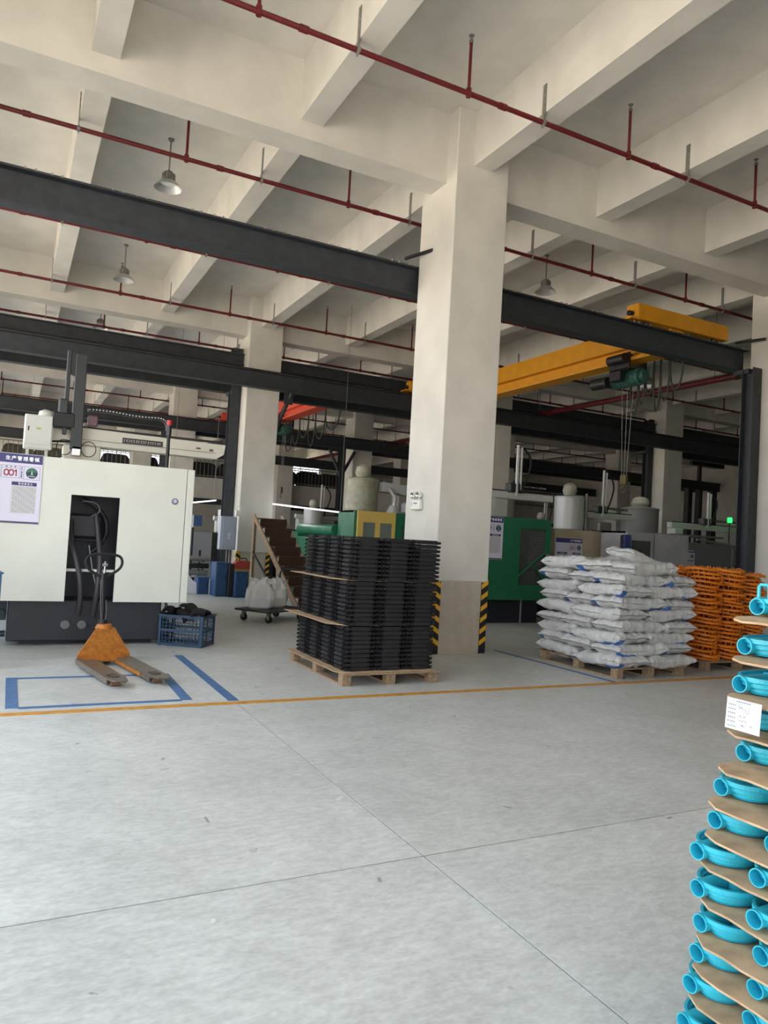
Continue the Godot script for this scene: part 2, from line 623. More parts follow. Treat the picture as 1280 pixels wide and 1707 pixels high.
# ------------------------------------------------------------------ shared measures
const COLX := [-1.97, 5.88, 13.73, 21.58, 29.43]
const ROWZ := [0.78, -9.42, -19.62, -29.82, -40.02]
const SLAB := 7.97

var paint: StandardMaterial3D
var cement: StandardMaterial3D
var steel: StandardMaterial3D
var pipe_red: StandardMaterial3D
var galv: StandardMaterial3D
var wood: StandardMaterial3D
var card: StandardMaterial3D
var black_metal: StandardMaterial3D
var black_plastic: StandardMaterial3D
var white_coat: StandardMaterial3D
var rubber: StandardMaterial3D
var chrome: StandardMaterial3D
var board_mat: StandardMaterial3D
var yellow_paint: StandardMaterial3D

func make_materials() -> void:
	var soft := noise_tex(1, 0.01, 0.93, 1.0)
	var patch := noise_tex(2, 0.02, 0.78, 1.0)
	var grain := noise_tex(3, 0.05, 0.7, 1.0)
	paint = worn("paint", rgb(220, 215, 206), 0.8, 0.0, soft, 0.35)
	cement = worn("cement", rgb(196, 184, 168), 0.85, 0.0, noise_tex(7, 0.02, 0.9, 1.0), 0.8)
	steel = worn("steel", rgb(58, 62, 68), 0.55, 0.0, patch, 0.7)
	pipe_red = worn("pipe_red", rgb(114, 26, 30), 0.5, 0.0, patch, 1.2)
	galv = worn("galv", rgb(150, 148, 142), 0.5, 0.3, patch, 3.0)
	wood = worn("wood", rgb(178, 150, 118), 0.85, 0.0, grain, 1.6)
	card = worn("card", rgb(214, 180, 142), 0.9, 0.0, patch, 1.5)
	black_metal = worn("black_metal", rgb(32, 33, 36), 0.5, 0.0, patch, 1.5)
	black_plastic = M("black_plastic", rgb(31, 31, 34), 0.36)
	white_coat = worn("white_coat", rgb(232, 232, 226), 0.4, 0.0, soft, 0.6)
	rubber = M("rubber", rgb(28, 28, 30), 0.75)
	chrome = M("chrome", rgb(190, 190, 192), 0.3, 0.9)
	yellow_paint = worn("yellow_paint", rgb(216, 148, 16), 0.5, 0.0, soft, 0.8)
	board_mat = picture("board", board_image(), 0.45)

# ------------------------------------------------------------------ structure
func wall(called: String, along_x: bool, pos: float, thick: float, from: float, to: float, holes: Array, height := 8.17, low := 0.0) -> Node3D:
	# holes: [a, b, y0, y1] sorted
	var w := struct(called)
	var mb := MB.new()
	var put_box := func(a: float, b: float, y0: float, y1: float) -> void:
		if b - a < 0.01 or y1 - y0 < 0.01:
			return
		if along_x:
			mb.span(Vector3(a, y0, pos - thick / 2), Vector3(b, y1, pos + thick / 2))
		else:
			mb.span(Vector3(pos - thick / 2, y0, a), Vector3(pos + thick / 2, y1, b))
	var c := from
	for q in holes:
		put_box.call(c, q[0], low, height)
		put_box.call(q[0], q[1], low, q[2])
		put_box.call(q[0], q[1], q[3], height)
		c = q[1]
	put_box.call(c, to, low, height)
	part(w, "masonry", mb, paint)
	return w

var window_count := 0
func window_in(along_x: bool, pos: float, q: Array, glass: bool) -> void:
	window_count += 1
	var w := struct("window_%d" % window_count)
	var a: float = q[0]
	var b: float = q[1]
	var y0: float = q[2]
	var y1: float = q[3]
	var mb := MB.new()
	var n: int = max(2, int((b - a) / 1.5))
	var at := func(s: float, y: float) -> Vector3:
		return Vector3(s, y, pos) if along_x else Vector3(pos, y, s)
	for i in n + 1:
		var s := lerpf(a + 0.04, b - 0.04, float(i) / n)
		mb.box(at.call(s, (y0 + y1) / 2), Vector3(0.07, y1 - y0, 0.07))
	for y in [y0 + 0.04, y0 + (y1 - y0) * 0.66, y1 - 0.04]:
		mb.box(at.call((a + b) / 2, y), Vector3(b - a, 0.07, 0.06) if along_x else Vector3(0.06, 0.07, b - a))
	part(w, "window_frame", mb, M("alu", rgb(190, 192, 194), 0.4, 0.3))
	if glass:
		var g := M("pane", Color(0.92, 0.96, 0.97, 0.12), 0.05)
		g.transparency = BaseMaterial3D.TRANSPARENCY_ALPHA
		for i in n:
			var p := MB.new()
			var s0 := lerpf(a + 0.04, b - 0.04, float(i) / n) + 0.035
			var s1 := lerpf(a + 0.04, b - 0.04, float(i + 1) / n) - 0.035
			p.box(at.call((s0 + s1) / 2, (y0 + y1) / 2), Vector3(s1 - s0, y1 - y0 - 0.14, 0.008) if along_x else Vector3(0.008, y1 - y0 - 0.14, s1 - s0))
			part(w, "pane", p, g)

func build_floor() -> void:
	var f := struct("floor")
	var fill := MB.new()
	fill.span(Vector3(-2.6, -0.25, 5.2), Vector3(37.4, -0.006, -50.0))
	part(f, "joint_filler", fill, M("joint", rgb(92, 92, 92), 0.9))
	var m := M("concrete", rgb(244, 245, 244), 0.48)
	var img := concrete_image()
	img.generate_mipmaps()
	m.albedo_texture = ImageTexture.create_from_image(img)
	m.roughness_texture = noise_tex(8, 0.015, 0.75, 1.0)
	var xs := [-2.6]
	for k in range(0, 5):
		xs.append(1.99 + 7.85 * k)
	xs.append(37.4)
	var zs := [5.2]
	for k in range(-1, 8):
		zs.append(-3.24 - 6.1 * k)
	zs.append(-50.0)
	var g := 0.005
	var flip := 0
	for i in xs.size() - 1:
		for j in zs.size() - 1:
			var x0: float = xs[i] + g
			var x1: float = xs[i + 1] - g
			var z0: float = zs[j] - g
			var z1: float = zs[j + 1] + g
			var mb := MB.new()
			flip += 1
			mb.span(Vector3(x0, -0.1, z0), Vector3(x1, 0.0, z1))
			# own uv: metres, turned from slab to slab so that no two repeat
			for k in mb.v.size():
				var u := Vector2(mb.v[k].x - x0, z0 - mb.v[k].z) / 7.9
				if flip % 2 == 0:
					u.x = 1.0 - u.x
				if flip % 3 == 0:
					u.y = 1.0 - u.y
				mb.t[k] = u
			part(f, "slab", mb, m)

func stripe(called: String, label: String, a: Vector3, b: Vector3, w: float, mat: Material) -> void:
	var d := (b - a).normalized()
	var ang := atan2(-d.z, d.x)
	var mb := MB.new()
	mb.box(Vector3.ZERO, Vector3(a.distance_to(b), 0.003, w))
	single(called, mb, mat, label, "floor marking", "", (a + b) * 0.5 + Vector3.UP * 0.0016, ang)

func build_ceiling() -> void:
	var c := struct("ceiling")
	var s := MB.new()
	s.span(Vector3(-2.8, SLAB, 5.4), Vector3(37.6, SLAB + 0.2, -50.2))
	part(c, "ceiling_slab", s, paint)
	for k in range(-6, 13):
		var x := 5.88 + 2.617 * k
		if x < -2.4 or x > 37.3:
			continue
		var mb := MB.new()
		mb.span(Vector3(x - 0.16, 7.15, 5.2), Vector3(x + 0.16, SLAB + 0.05, -50.0))
		part(c, "beam", mb, paint)
	for z in ROWZ:
		var mb := MB.new()
		mb.span(Vector3(-2.5, 6.92, z - 0.22), Vector3(37.4, SLAB + 0.04, z + 0.22))
		part(c, "girder", mb, paint)

func column(cx: float, cz: float, label: String, guards: bool) -> void:
	var c := struct("column")
	c.position = Vector3(cx, 0, cz)
	tag(c, label, "column")
	var mb := MB.new()
	mb.cham(Vector3(0, (1.05 + SLAB) / 2, 0), Vector3(0.92, SLAB - 1.05, 0.98), 0.012)
	part(c, "painted_shaft", mb, paint)
	var b := MB.new()
	b.box(Vector3(0, 0.525, 0), Vector3(0.9, 1.05, 0.96))
	part(c, "bare_base", b, cement, "bare grey cement base")
	if not guards:
		return
	var yel := M("guard_yellow", rgb(226, 168, 32), 0.55)
	for sx in [-1.0, 1.0]:
		var gd := MB.new()
		var w := 0.1
		var px: float = sx * 0.45
		gd.span(Vector3(px, 0.01, 0.48), Vector3(px - sx * w, 1.04, 0.492))
		gd.span(Vector3(px, 0.01, 0.492), Vector3(px + sx * 0.012, 1.04, 0.48 - w))
		var g := part(c, "corner_guard", gd, rubber, "black rubber corner guard")
		for k in 6:
			var y := 0.12 + 0.165 * k
			var st := MB.new()
			var h := 0.07
			var rise := 0.075
			# chevron: rises toward the corner on both faces
			var o := 0.4945
			var a := [Vector3(px - sx * w, y, o), Vector3(px + sx * 0.012, y + rise, o), Vector3(px + sx * 0.012, y + rise + h, o), Vector3(px - sx * w, y + h, o)]
			st.face(a, Vector3(0, 0, 1))
			var back := []
			for q in a:
				back.append(q - Vector3(0, 0, 0.002))
			st.face(back, Vector3(0, 0, -1))
			var ox: float = px + sx * 0.0145
			var a2 := [Vector3(ox, y, 0.48 - w), Vector3(ox, y + rise, 0.4925), Vector3(ox, y + rise + h, 0.4925), Vector3(ox, y + h, 0.48 - w)]
			st.face(a2, Vector3(sx, 0, 0))
			var back2 := []
			for q in a2:
				back2.append(q - Vector3(sx * 0.002, 0, 0))
			st.face(back2, Vector3(-sx, 0, 0))
			part(g, "stripe", st, yel)

func hbeam(mb: MB, x0: float, x1: float, z: float, top: float, h: float, w: float) -> void:
	mb.span(Vector3(x0, top - 0.02, z - w / 2), Vector3(x1, top, z + w / 2))
	mb.span(Vector3(x0, top - h, z - w / 2), Vector3(x1, top - h + 0.02, z + w / 2))
	mb.span(Vector3(x0, top - h + 0.02, z - 0.007), Vector3(x1, top - 0.02, z + 0.007))

func runway(z: float, label: String, x0: float, x1: float, clips: bool) -> void:
	var t := thing("crane_runway", label, "beam", Vector3.ZERO)
	var mb := MB.new()
	hbeam(mb, x0, x1, z, 5.9, 0.45, 0.26)
	part(t, "girder", mb, steel)
	var r := MB.new()
	r.span(Vector3(x0, 5.9, z - 0.03), Vector3(x1, 5.95, z + 0.03))
	part(t, "rail", r, M("rail", rgb(58, 46, 40), 0.6, 0.3), "brown rusted rail")
	if clips:
		var k := 0
		var x := x0 + 0.6
		while x < x1:
			for dx in [-0.06, 0.06]:
				var c := MB.new()
				c.cham(Vector3(x + dx, 5.914, z + 0.115), Vector3(0.036, 0.028, 0.036), 0.006)
				part(t, "rail_clip", c, chrome)
			x += 0.72 if k % 2 == 0 else 0.3
			k += 1

func post(x: float, z: float, top: float, label: String, bracket_to: float) -> void:
	var t := thing("steel_post", label, "post", Vector3(x, 0, z))
	var mb := MB.new()
	mb.span(Vector3(-0.13, 0, -0.13), Vector3(0.13, top, -0.115))
	mb.span(Vector3(-0.13, 0, 0.115), Vector3(0.13, top, 0.13))
	mb.span(Vector3(-0.007, 0, -0.115), Vector3(0.007, top, 0.115))
	part(t, "shaft", mb, steel)
	var b := MB.new()
	b.box(Vector3(0, 0.012, 0), Vector3(0.28, 0.024, 0.30))
	part(t, "base_plate", b, steel)
	if absf(bracket_to) > 0.01:
		var k := MB.new()
		k.box(Vector3(0, 5.40, bracket_to / 2), Vector3(0.2, 0.09, absf(bracket_to)))
		part(t, "bracket", k, steel)

func sprinkler_line(z: float, x0: float, label: String) -> void:
	var t := thing("sprinkler_pipe", label, "pipe", Vector3(0, 7.02, z))
	var mb := MB.new()
	mb.cyl(Vector3(x0, 0, 0), Vector3(36.5, 0, 0), 0.032, -1, 10)
	part(t, "pipe", mb, pipe_red)
	if not mats.has("m_riser"):
		var r := MB.new()
		r.cyl(Vector3.ZERO, Vector3(0, 0.62, 0), 0.02, -1, 8)
		r.cyl(Vector3(0, -0.045, 0), Vector3(0, 0.06, 0), 0.034, -1, 8)
		mats["m_riser"] = r.mesh()
		var h := MB.new()
		h.cyl(Vector3(0, 0.62, 0), Vector3(0, 0.66, 0), 0.026, -1, 8)
		h.cyl(Vector3(0, 0.66, 0), Vector3(0, 0.71, 0), 0.01, -1, 6)
		h.cyl(Vector3(0, 0.71, 0), Vector3(0, 0.718, 0), 0.035, -1, 8)
		mats["m_head"] = h.mesh()
		var g := MB.new()
		g.box(Vector3(0, 0.22, 0), Vector3(0.012, 0.56, 0.06))
		g.box(Vector3(0.03, 0.5, 0), Vector3(0.06, 0.012, 0.06))
		g.cyl(Vector3(-0.02, 0, 0), Vector3(0.02, 0, 0), 0.042, -1, 10)
		mats["m_hanger"] = g.mesh()
		var u := MB.new()
		u.cyl(Vector3(-0.05, 0, 0), Vector3(0.05, 0, 0), 0.042, -1, 10)
		mats["m_coupling"] = u.mesh()
	for k in range(-3, 12):
		var x := 4.57 + 2.617 * k
		if x > x0 - 0.05 and x < 36.5:
			var r := put(t, "riser", mats["m_riser"], pipe_red, Vector3(x, 0, 0))
			put(r, "sprinkler_head", mats["m_head"], galv)
			put(t, "coupling", mats["m_coupling"], pipe_red, Vector3(x + 0.5, 0, 0))
		var hx := 3.263 + 2.617 * k - 0.167
		if hx > x0 and hx < 36.5:
			put(t, "hanger", mats["m_hanger"], galv, Vector3(hx, 0, 0))

func high_bay(x: float, z: float, label: String, lit := false, drop := 0.55) -> void:
	var t := thing("high_bay_lamp", label, "lamp", Vector3(x, SLAB, z), 0.0, "high bay lamps")
	var r := MB.new()
	r.cyl(Vector3(0, 0, 0), Vector3(0, -drop, 0), 0.012, -1, 8)
	part(t, "rod", r, galv)
	var c := MB.new()
	c.lathe(Vector3(0, 0, 0), [Vector2(0.0, 0.0), Vector2(0.05, 0.0), Vector2(0.045, -0.03), Vector2(0.0, -0.03)], 14)
	part(t, "ceiling_cap", c, galv)
	var h := MB.new()
	h.lathe(Vector3(0, -drop, 0), [Vector2(0, 0.0), Vector2(0.06, 0.0), Vector2(0.085, -0.03), Vector2(0.085, -0.13), Vector2(0.1, -0.14), Vector2(0.0, -0.14)], 18)
	for k in 10:
		var a := TAU * k / 10
		h.box(Vector3(cos(a) * 0.09, -drop - 0.08, sin(a) * 0.09), Vector3(0.035, 0.09, 0.008), Basis(Vector3.UP, -a))
	part(t, "lamp_housing", h, galv)
	var s := MB.new()
	s.lathe(Vector3(0, -drop - 0.13, 0), [Vector2(0.075, 0.0), Vector2(0.13, -0.035), Vector2(0.2, -0.11), Vector2(0.228, -0.145), Vector2(0.222, -0.147), Vector2(0.193, -0.112), Vector2(0.124, -0.04), Vector2(0.07, -0.008)], 24)
	part(t, "shade", s, M("lamp_shade", rgb(196, 196, 194), 0.35, 0.5))
	var d := MB.new()
	d.cyl(Vector3(0, -drop - 0.175, 0), Vector3(0, -drop - 0.185, 0), 0.13, -1, 20)
	if lit:
		var em := M("lit_lens", rgb(255, 255, 250), 0.4)
		em.emission_enabled = true
		em.emission = Color(1, 0.98, 0.94)
		em.emission_energy_multiplier = 4.0
		part(t, "lens", d, em)
		var l := SpotLight3D.new()
		l.name = "glow"
		t.add_child(l)
		l.position = Vector3(0, -drop - 0.2, 0)
		l.rotation.x = -PI / 2
		l.spot_angle = 60
		l.light_size = 0.12
		l.light_energy = 2.0
		l.spot_range = 30
		l.shadow_enabled = true
	else:
		part(t, "lens", d, M("dull_lens", rgb(232, 232, 228), 0.3))

func festoon(parent: Node, called: String, pts: Array, drop: float, r: float, mat: Material) -> void:
	for i in pts.size() - 1:
		var a: Vector3 = pts[i]
		var b: Vector3 = pts[i + 1]
		var line := []
		for k in 13:
			var s := k / 12.0
			line.append(a.lerp(b, 0.5 - 0.5 * cos(PI * s)) + Vector3.DOWN * drop * pow(sin(PI * s), 0.7) * (0.8 + 0.2 * ((i * 7) % 3)))
		var mb := MB.new()
		mb.tube(line, r, 6)
		part(parent, called, mb, mat)

func bridge_crane(called: String, label: String, x: float, za: float, zb: float, mat: Material, hoist_z: float, cab: float) -> void:
	var t := thing(called, label, "crane", Vector3(x, 0, 0))
	var g := MB.new()
	g.span(Vector3(-0.17, 5.86, za), Vector3(0.17, 6.26, zb))
	g.span(Vector3(-0.02, 5.64, za), Vector3(0.02, 5.86, zb))
	g.span(Vector3(-0.2, 5.57, za - 0.02), Vector3(0.2, 5.64, zb + 0.02))
	part(t, "bridge_girder", g, mat)
	for z in [za - 0.05, zb + 0.05]:
		var c := MB.new()
		c.cham(Vector3(0.1, 6.15, z), Vector3(2.5, 0.3, 0.3), 0.01)
		c.span(Vector3(-1.32, 5.98, z - 0.15), Vector3(-1.1, 6.02, z + 0.15))
		var e := part(t, "end_carriage", c, mat)
		for sx in [-1.0, 1.0]:
			var w := MB.new()
			w.cyl(Vector3(0.1 + sx * 0.95, 6.04, z - 0.05), Vector3(0.1 + sx * 0.95, 6.04, z + 0.05), 0.09, -1, 16)
			part(e, "wheel", w, black_metal)
			var bf := MB.new()
			bf.cyl(Vector3(0.1 + sx * 1.25, 6.12, z), Vector3(0.1 + sx * 1.35, 6.12, z), 0.05, -1, 10)
			part(e, "buffer", bf, rubber)
	# hoist
	var h := MB.new()
	h.cyl(Vector3(0.0, 5.25, hoist_z - 0.35), Vector3(0.0, 5.25, hoist_z + 0.4), 0.17, -1, 18)
	h.cyl(Vector3(0, 5.25, hoist_z + 0.4), Vector3(0, 5.25, hoist_z + 0.5), 0.11, -1, 14)
	for k in 7:
		h.cyl(Vector3(0, 5.25, hoist_z - 0.3 + k * 0.1), Vector3(0, 5.25, hoist_z - 0.29 + k * 0.1), 0.182, -1, 18)
	var ho := part(t, "hoist", h, M("hoist_green", rgb(46, 86, 78), 0.45), "green hoist drum")
	var tr := MB.new()
	for s in [-1.0, 1.0]:
		tr.span(Vector3(s * 0.22, 5.4, hoist_z - 0.28), Vector3(s * 0.25, 5.74, hoist_z + 0.28))
		for dz in [-0.18, 0.18]:
			tr.cyl(Vector3(s * 0.22, 5.67, hoist_z + dz), Vector3(s * 0.1, 5.67, hoist_z + dz), 0.06, -1, 12)
	tr.span(Vector3(-0.25, 5.38, hoist_z - 0.25), Vector3(0.25, 5.42, hoist_z + 0.25))
	part(t, "trolley", tr, black_metal)
	var mo := MB.new()
	mo.cyl(Vector3(-0.25, 5.2, hoist_z - 0.75), Vector3(-0.2, 5.2, hoist_z - 0.35), 0.12, -1, 14)
	mo.cyl(Vector3(-0.34, 5.6, hoist_z - 0.2), Vector3(-0.34, 5.6, hoist_z + 0.25), 0.1, -1, 14)
	mo.cham(Vector3(-0.3, 5.25, hoist_z + 0.0), Vector3(0.16, 0.22, 0.3), 0.02)
	part(ho, "motor", mo, black_metal)
	var ro := MB.new()
	for dz in [-0.16, 0.0, 0.16]:
		ro.cyl(Vector3(0.02, 5.15, hoist_z + dz), Vector3(0.02, 3.2, hoist_z + dz * 0.4), 0.007, -1, 5)
	part(ho, "hoist_rope", ro, galv)
	var hk := MB.new()
	hk.cham(Vector3(0.02, 3.12, hoist_z), Vector3(0.1, 0.22, 0.16), 0.02)
	var line := []
	for k in 12:
		var a := -PI / 2 - 0.3 + 1.55 * PI * k / 11.0
		line.append(Vector3(0.02, 2.92 + sin(a + PI) * 0.07, hoist_z + cos(a + PI) * 0.07))
	hk.tube(line, 0.016, 6)
	part(ho, "hook_block", hk, M("hook", rgb(96, 84, 40), 0.5))
	# hanging cables
	var wire := MB.new()
	wire.cyl(Vector3(0.32, 5.7, za), Vector3(0.32, 5.7, zb), 0.008, -1, 5)
	part(t, "cable_track", wire, black_metal)
	var pts := []
	var z := za - 0.1
	var step: float = cab
	for k in 7:
		pts.append(Vector3(0.32, 5.68, z))
		z -= step * (1.5 if k == 0 else (0.8 + 0.25 * (k % 2)))
	festoon(t, "festoon_cable", pts, 0.95, 0.02, M("cable", rgb(44, 50, 40), 0.6))

# ------------------------------------------------------------------ pallets and stacks
func pallet(label: String, x0: float, x1: float, z0: float, z1: float, h := 0.14) -> void:
	var t := thing("wooden_pallet", label, "pallet", Vector3((x0 + x1) / 2, 0, (z0 + z1) / 2))
	var hx := (x1 - x0) / 2
	var hz := absf(z1 - z0) / 2
	var n := 7
	for k in n:
		var z := lerpf(-hz + 0.05, hz - 0.05, float(k) / (n - 1))
		var b := MB.new()
		b.cham(Vector3(0, h - 0.011, z), Vector3(hx * 2, 0.022, hz * 2 / n * 0.72), 0.003)
		part(t, "top_board", b, wood)
	for sx in [-1.0, 0.0, 1.0]:
		for sz in [-1.0, 0.0, 1.0]:
			var b := MB.new()
			b.cham(Vector3(sx * (hx - 0.06), (h - 0.022 + 0.02) / 2, sz * (hz - 0.06)), Vector3(0.11, h - 0.042, 0.11), 0.004)
			part(t, "block", b, wood)
		var r := MB.new()
		r.cham(Vector3(sx * (hx - 0.06), 0.01, 0), Vector3(0.1, 0.02, hz * 2), 0.003)
		part(t, "runner", r, wood)

func sack_mesh(sd: int, L: float, W: float, H: float) -> ArrayMesh:
	var f := FastNoiseLite.new()
	f.seed = sd
	f.frequency = 5.0
	f.fractal_octaves = 3
	var nu := 34
	var nv := 24
	var mb := MB.new()
	var tops := []
	for side in [1.0, -1.0]:
		var g := []
		for i in nu + 1:
			var row := []
			var u := -cos(PI * i / nu)
			for j in nv + 1:
				var v := -cos(PI * j / nv)
				var th: float = pow(maxf(0.0, 1.0 - pow(absf(u), 7.0)), 0.55) * pow(maxf(0.0, 1.0 - pow(absf(v), 8.0)), 0.5)
				var x := u * L * 0.5 * (0.96 + 0.04 * v * v)
				var z := v * W * 0.5 * (0.9 + 0.1 * pow(absf(u), 6.0) + 0.02 * sin(u * 3.0 + sd))
				var w := f.get_noise_3d(x * 0.6, side * 3.0, z * 1.4) * 0.03 + f.get_noise_3d(x * 3.0, side * 3.0 + 9.0, z * 0.8) * 0.016
				w += 0.006 * sin(v * 17.0 + u * 2.0 + sd) * pow(absf(u), 3.0) + 0.004 * sin(u * 21.0 + v * 5.0 + sd) * pow(absf(v), 3.0)
				var y: float = side * H * 0.5 * th + w * (0.3 + 0.7 * th) + 0.012 * sin(u * 2.2 + sd)
				row.append(Vector3(x, y, z))
			g.append(row)
		tops.append(g)
		var nr := []
		for i in nu + 1:
			var row := []
			for j in nv + 1:
				var du: Vector3 = g[min(i + 1, nu)][j] - g[max(i - 1, 0)][j]
				var dv: Vector3 = g[i][min(j + 1, nv)] - g[i][max(j - 1, 0)]
				var nn: Vector3 = dv.cross(du).normalized() * side
				row.append(nn if nn.length() > 0.5 else Vector3(0, side, 0))
			nr.append(row)
		for i in nu:
			for j in nv:
				var uv := func(ii: int, jj: int) -> Vector2:
					var q := -cos(PI * jj / nv)
					return Vector2(float(ii) / nu, 0.5 + side * (q + 1.0) * 0.25)
				mb.tri(g[i][j], g[i + 1][j], g[i + 1][j + 1], nr[i][j], nr[i + 1][j], nr[i + 1][j + 1], uv.call(i, j), uv.call(i + 1, j), uv.call(i + 1, j + 1))
				mb.tri(g[i][j], g[i + 1][j + 1], g[i][j + 1], nr[i][j], nr[i + 1][j + 1], nr[i][j + 1], uv.call(i, j), uv.call(i + 1, j + 1), uv.call(i, j + 1))
	return mb.mesh()

func seam_mesh(sd: int, L: float, W: float, end: float) -> ArrayMesh:
	# the sewn flap at one end of a sack
	var mb := MB.new()
	var n := 10
	for j in n:
		var a := lerpf(-1, 1, float(j) / n)
		var b := lerpf(-1, 1, float(j + 1) / n)
		var P := func(v: float, o: float) -> Vector3:
			return Vector3(end * (L * 0.5 + o), 0.012 * sin(end * 2.2 + sd) + 0.004 * sin(v * 7.0 + sd) * (1.0 + o * 40.0) - o * 0.2, v * W * 0.49)
		mb.quad(P.call(a, -0.005), P.call(b, -0.005), P.call(b, 0.022), P.call(a, 0.022), Vector3.UP)
		mb.quad(P.call(a, -0.005) + Vector3.DOWN * 0.004, P.call(b, -0.005) + Vector3.DOWN * 0.004, P.call(b, 0.022) + Vector3.DOWN * 0.004, P.call(a, 0.022) + Vector3.DOWN * 0.004, Vector3.DOWN)
	return mb.mesh()

func sack_stack() -> void:
	var L := 0.84
	var W := 0.55
	var H := 0.166
	var meshes := []
	var seams := []
	for k in 5:
		meshes.append(sack_mesh(40 + k, L, W, H))
		seams.append([seam_mesh(40 + k, L, W, -1.0), seam_mesh(40 + k, L, W, 1.0)])
	var kinds := []
	var fold := FastNoiseLite.new()
	fold.seed = 19
	fold.frequency = 0.02
	fold.fractal_type = FastNoiseLite.FRACTAL_RIDGED
	fold.fractal_octaves = 4
	var crease := NoiseTexture2D.new()
	crease.width = 256
	crease.height = 256
	crease.seamless = true
	crease.noise = fold
	crease.as_normal_map = true
	crease.bump_strength = 7.0
	for k in 4:
		var m := picture("sack%d" % k, sack_image(k), 0.55)
		m.normal_enabled = true
		m.normal_texture = crease
		m.normal_scale = 0.4
		kinds.append(m)
	rng.seed = 77
	var ord := ["bottom", "second", "third", "fourth", "fifth", "sixth", "seventh", "eighth", "ninth"]
	var x0 := 6.86
	var z0 := -6.80
	var pitch := 0.149
	var put_sack := func(p: Vector3, turn: Vector3, label: String, which: int, kind: int) -> void:
		var t := thing("woven_sack", label, "sack", p, 0.0, "white sacks stacked on the pallet")
		t.rotation = turn
		put(t, "sack_body", meshes[which], kinds[kind])
		put(t, "sewn_end", seams[which][0], kinds[0])
		put(t, "sewn_end", seams[which][1], kinds[0])
	for k in 8:
		var y := 0.14 + H * 0.5 - 0.008 + pitch * k
		var jig := func() -> Vector3:
			return Vector3(rng.randf_range(-0.03, 0.03), rng.randf_range(-0.004, 0.004), rng.randf_range(-0.03, 0.03))
		var tilt := func(yaw: float) -> Vector3:
			return Vector3(rng.randf_range(-0.03, 0.03), yaw + rng.randf_range(-0.07, 0.07), rng.randf_range(-0.03, 0.03))
		var kind := func() -> int:
			return [0, 1, 0, 3, 1, 2, 1, 3][rng.randi() % 8]
		if k % 2 == 0:
			for j in 2:
				put_sack.call(Vector3(x0 + 0.27, y, z0 - 0.42 - 0.8 * j) + jig.call(), tilt.call(PI / 2 + (PI if rng.randf() < 0.3 else 0.0)), "white sack, %s layer, lengthwise on the left face, %s one" % [ord[k], ["nearer", "farther"][j]], rng.randi() % 5, kind.call())
			for j in 3:
				put_sack.call(Vector3(x0 + 0.55 + 0.41, y, z0 - 0.26 - 0.53 * j) + jig.call(), tilt.call(PI if rng.randf() < 0.6 else 0.0), "white sack, %s layer, crosswise on the orange pile's side, %s of three" % [ord[k], ["nearest", "middle", "farthest"][j]], rng.randi() % 5, kind.call())
		else:
			for j in 3:
				put_sack.call(Vector3(x0 + 0.42, y, z0 - 0.26 - 0.53 * j) + jig.call(), tilt.call(PI if rng.randf() < 0.6 else 0.0), "white sack, %s layer, end on to the left face, %s of three" % [ord[k], ["nearest", "middle", "farthest"][j]], rng.randi() % 5, kind.call())
			for j in 2:
				put_sack.call(Vector3(x0 + 0.82 + 0.28, y, z0 - 0.42 - 0.8 * j) + jig.call(), tilt.call(PI / 2 + PI), "white sack, %s layer, lengthwise on the orange pile's side, %s one" % [ord[k], ["nearer", "farther"][j]], rng.randi() % 5, kind.call())
	var yt := 0.14 + pitch * 8 + H * 0.5
	put_sack.call(Vector3(x0 + 0.24, yt, z0 - 1.1), Vector3(0.03, PI / 2 + 0.2, 0.02), "white woven sack of the top layer at its far left corner", 0, 0)
	put_sack.call(Vector3(x0 + 0.45, yt + 0.02, z0 - 0.72), Vector3(0.05, 0.35 + PI, -0.03), "white woven sack of the top layer with blue band under its front edge", 1, 1)
	put_sack.call(Vector3(x0 + 0.56, yt, z0 - 0.25), Vector3(0.0, 0.05, 0.02), "plump white sack of the top layer at the near corner", 3, 0)
	put_sack.call(Vector3(7.68, yt + 0.07, -7.28), Vector3(0.06, -0.06, -0.30), "white woven sack slung slantwise over the very top, one end hanging right", 2, 0)
	put_sack.call(Vector3(7.62, yt + 0.0, -7.82), Vector3(0.02, 0.1, 0.03), "white woven sack of the top layer behind the slung one", 4, 0)
	pallet("wooden pallet under the white woven sacks", 6.94, 8.16, -6.90, -8.42)

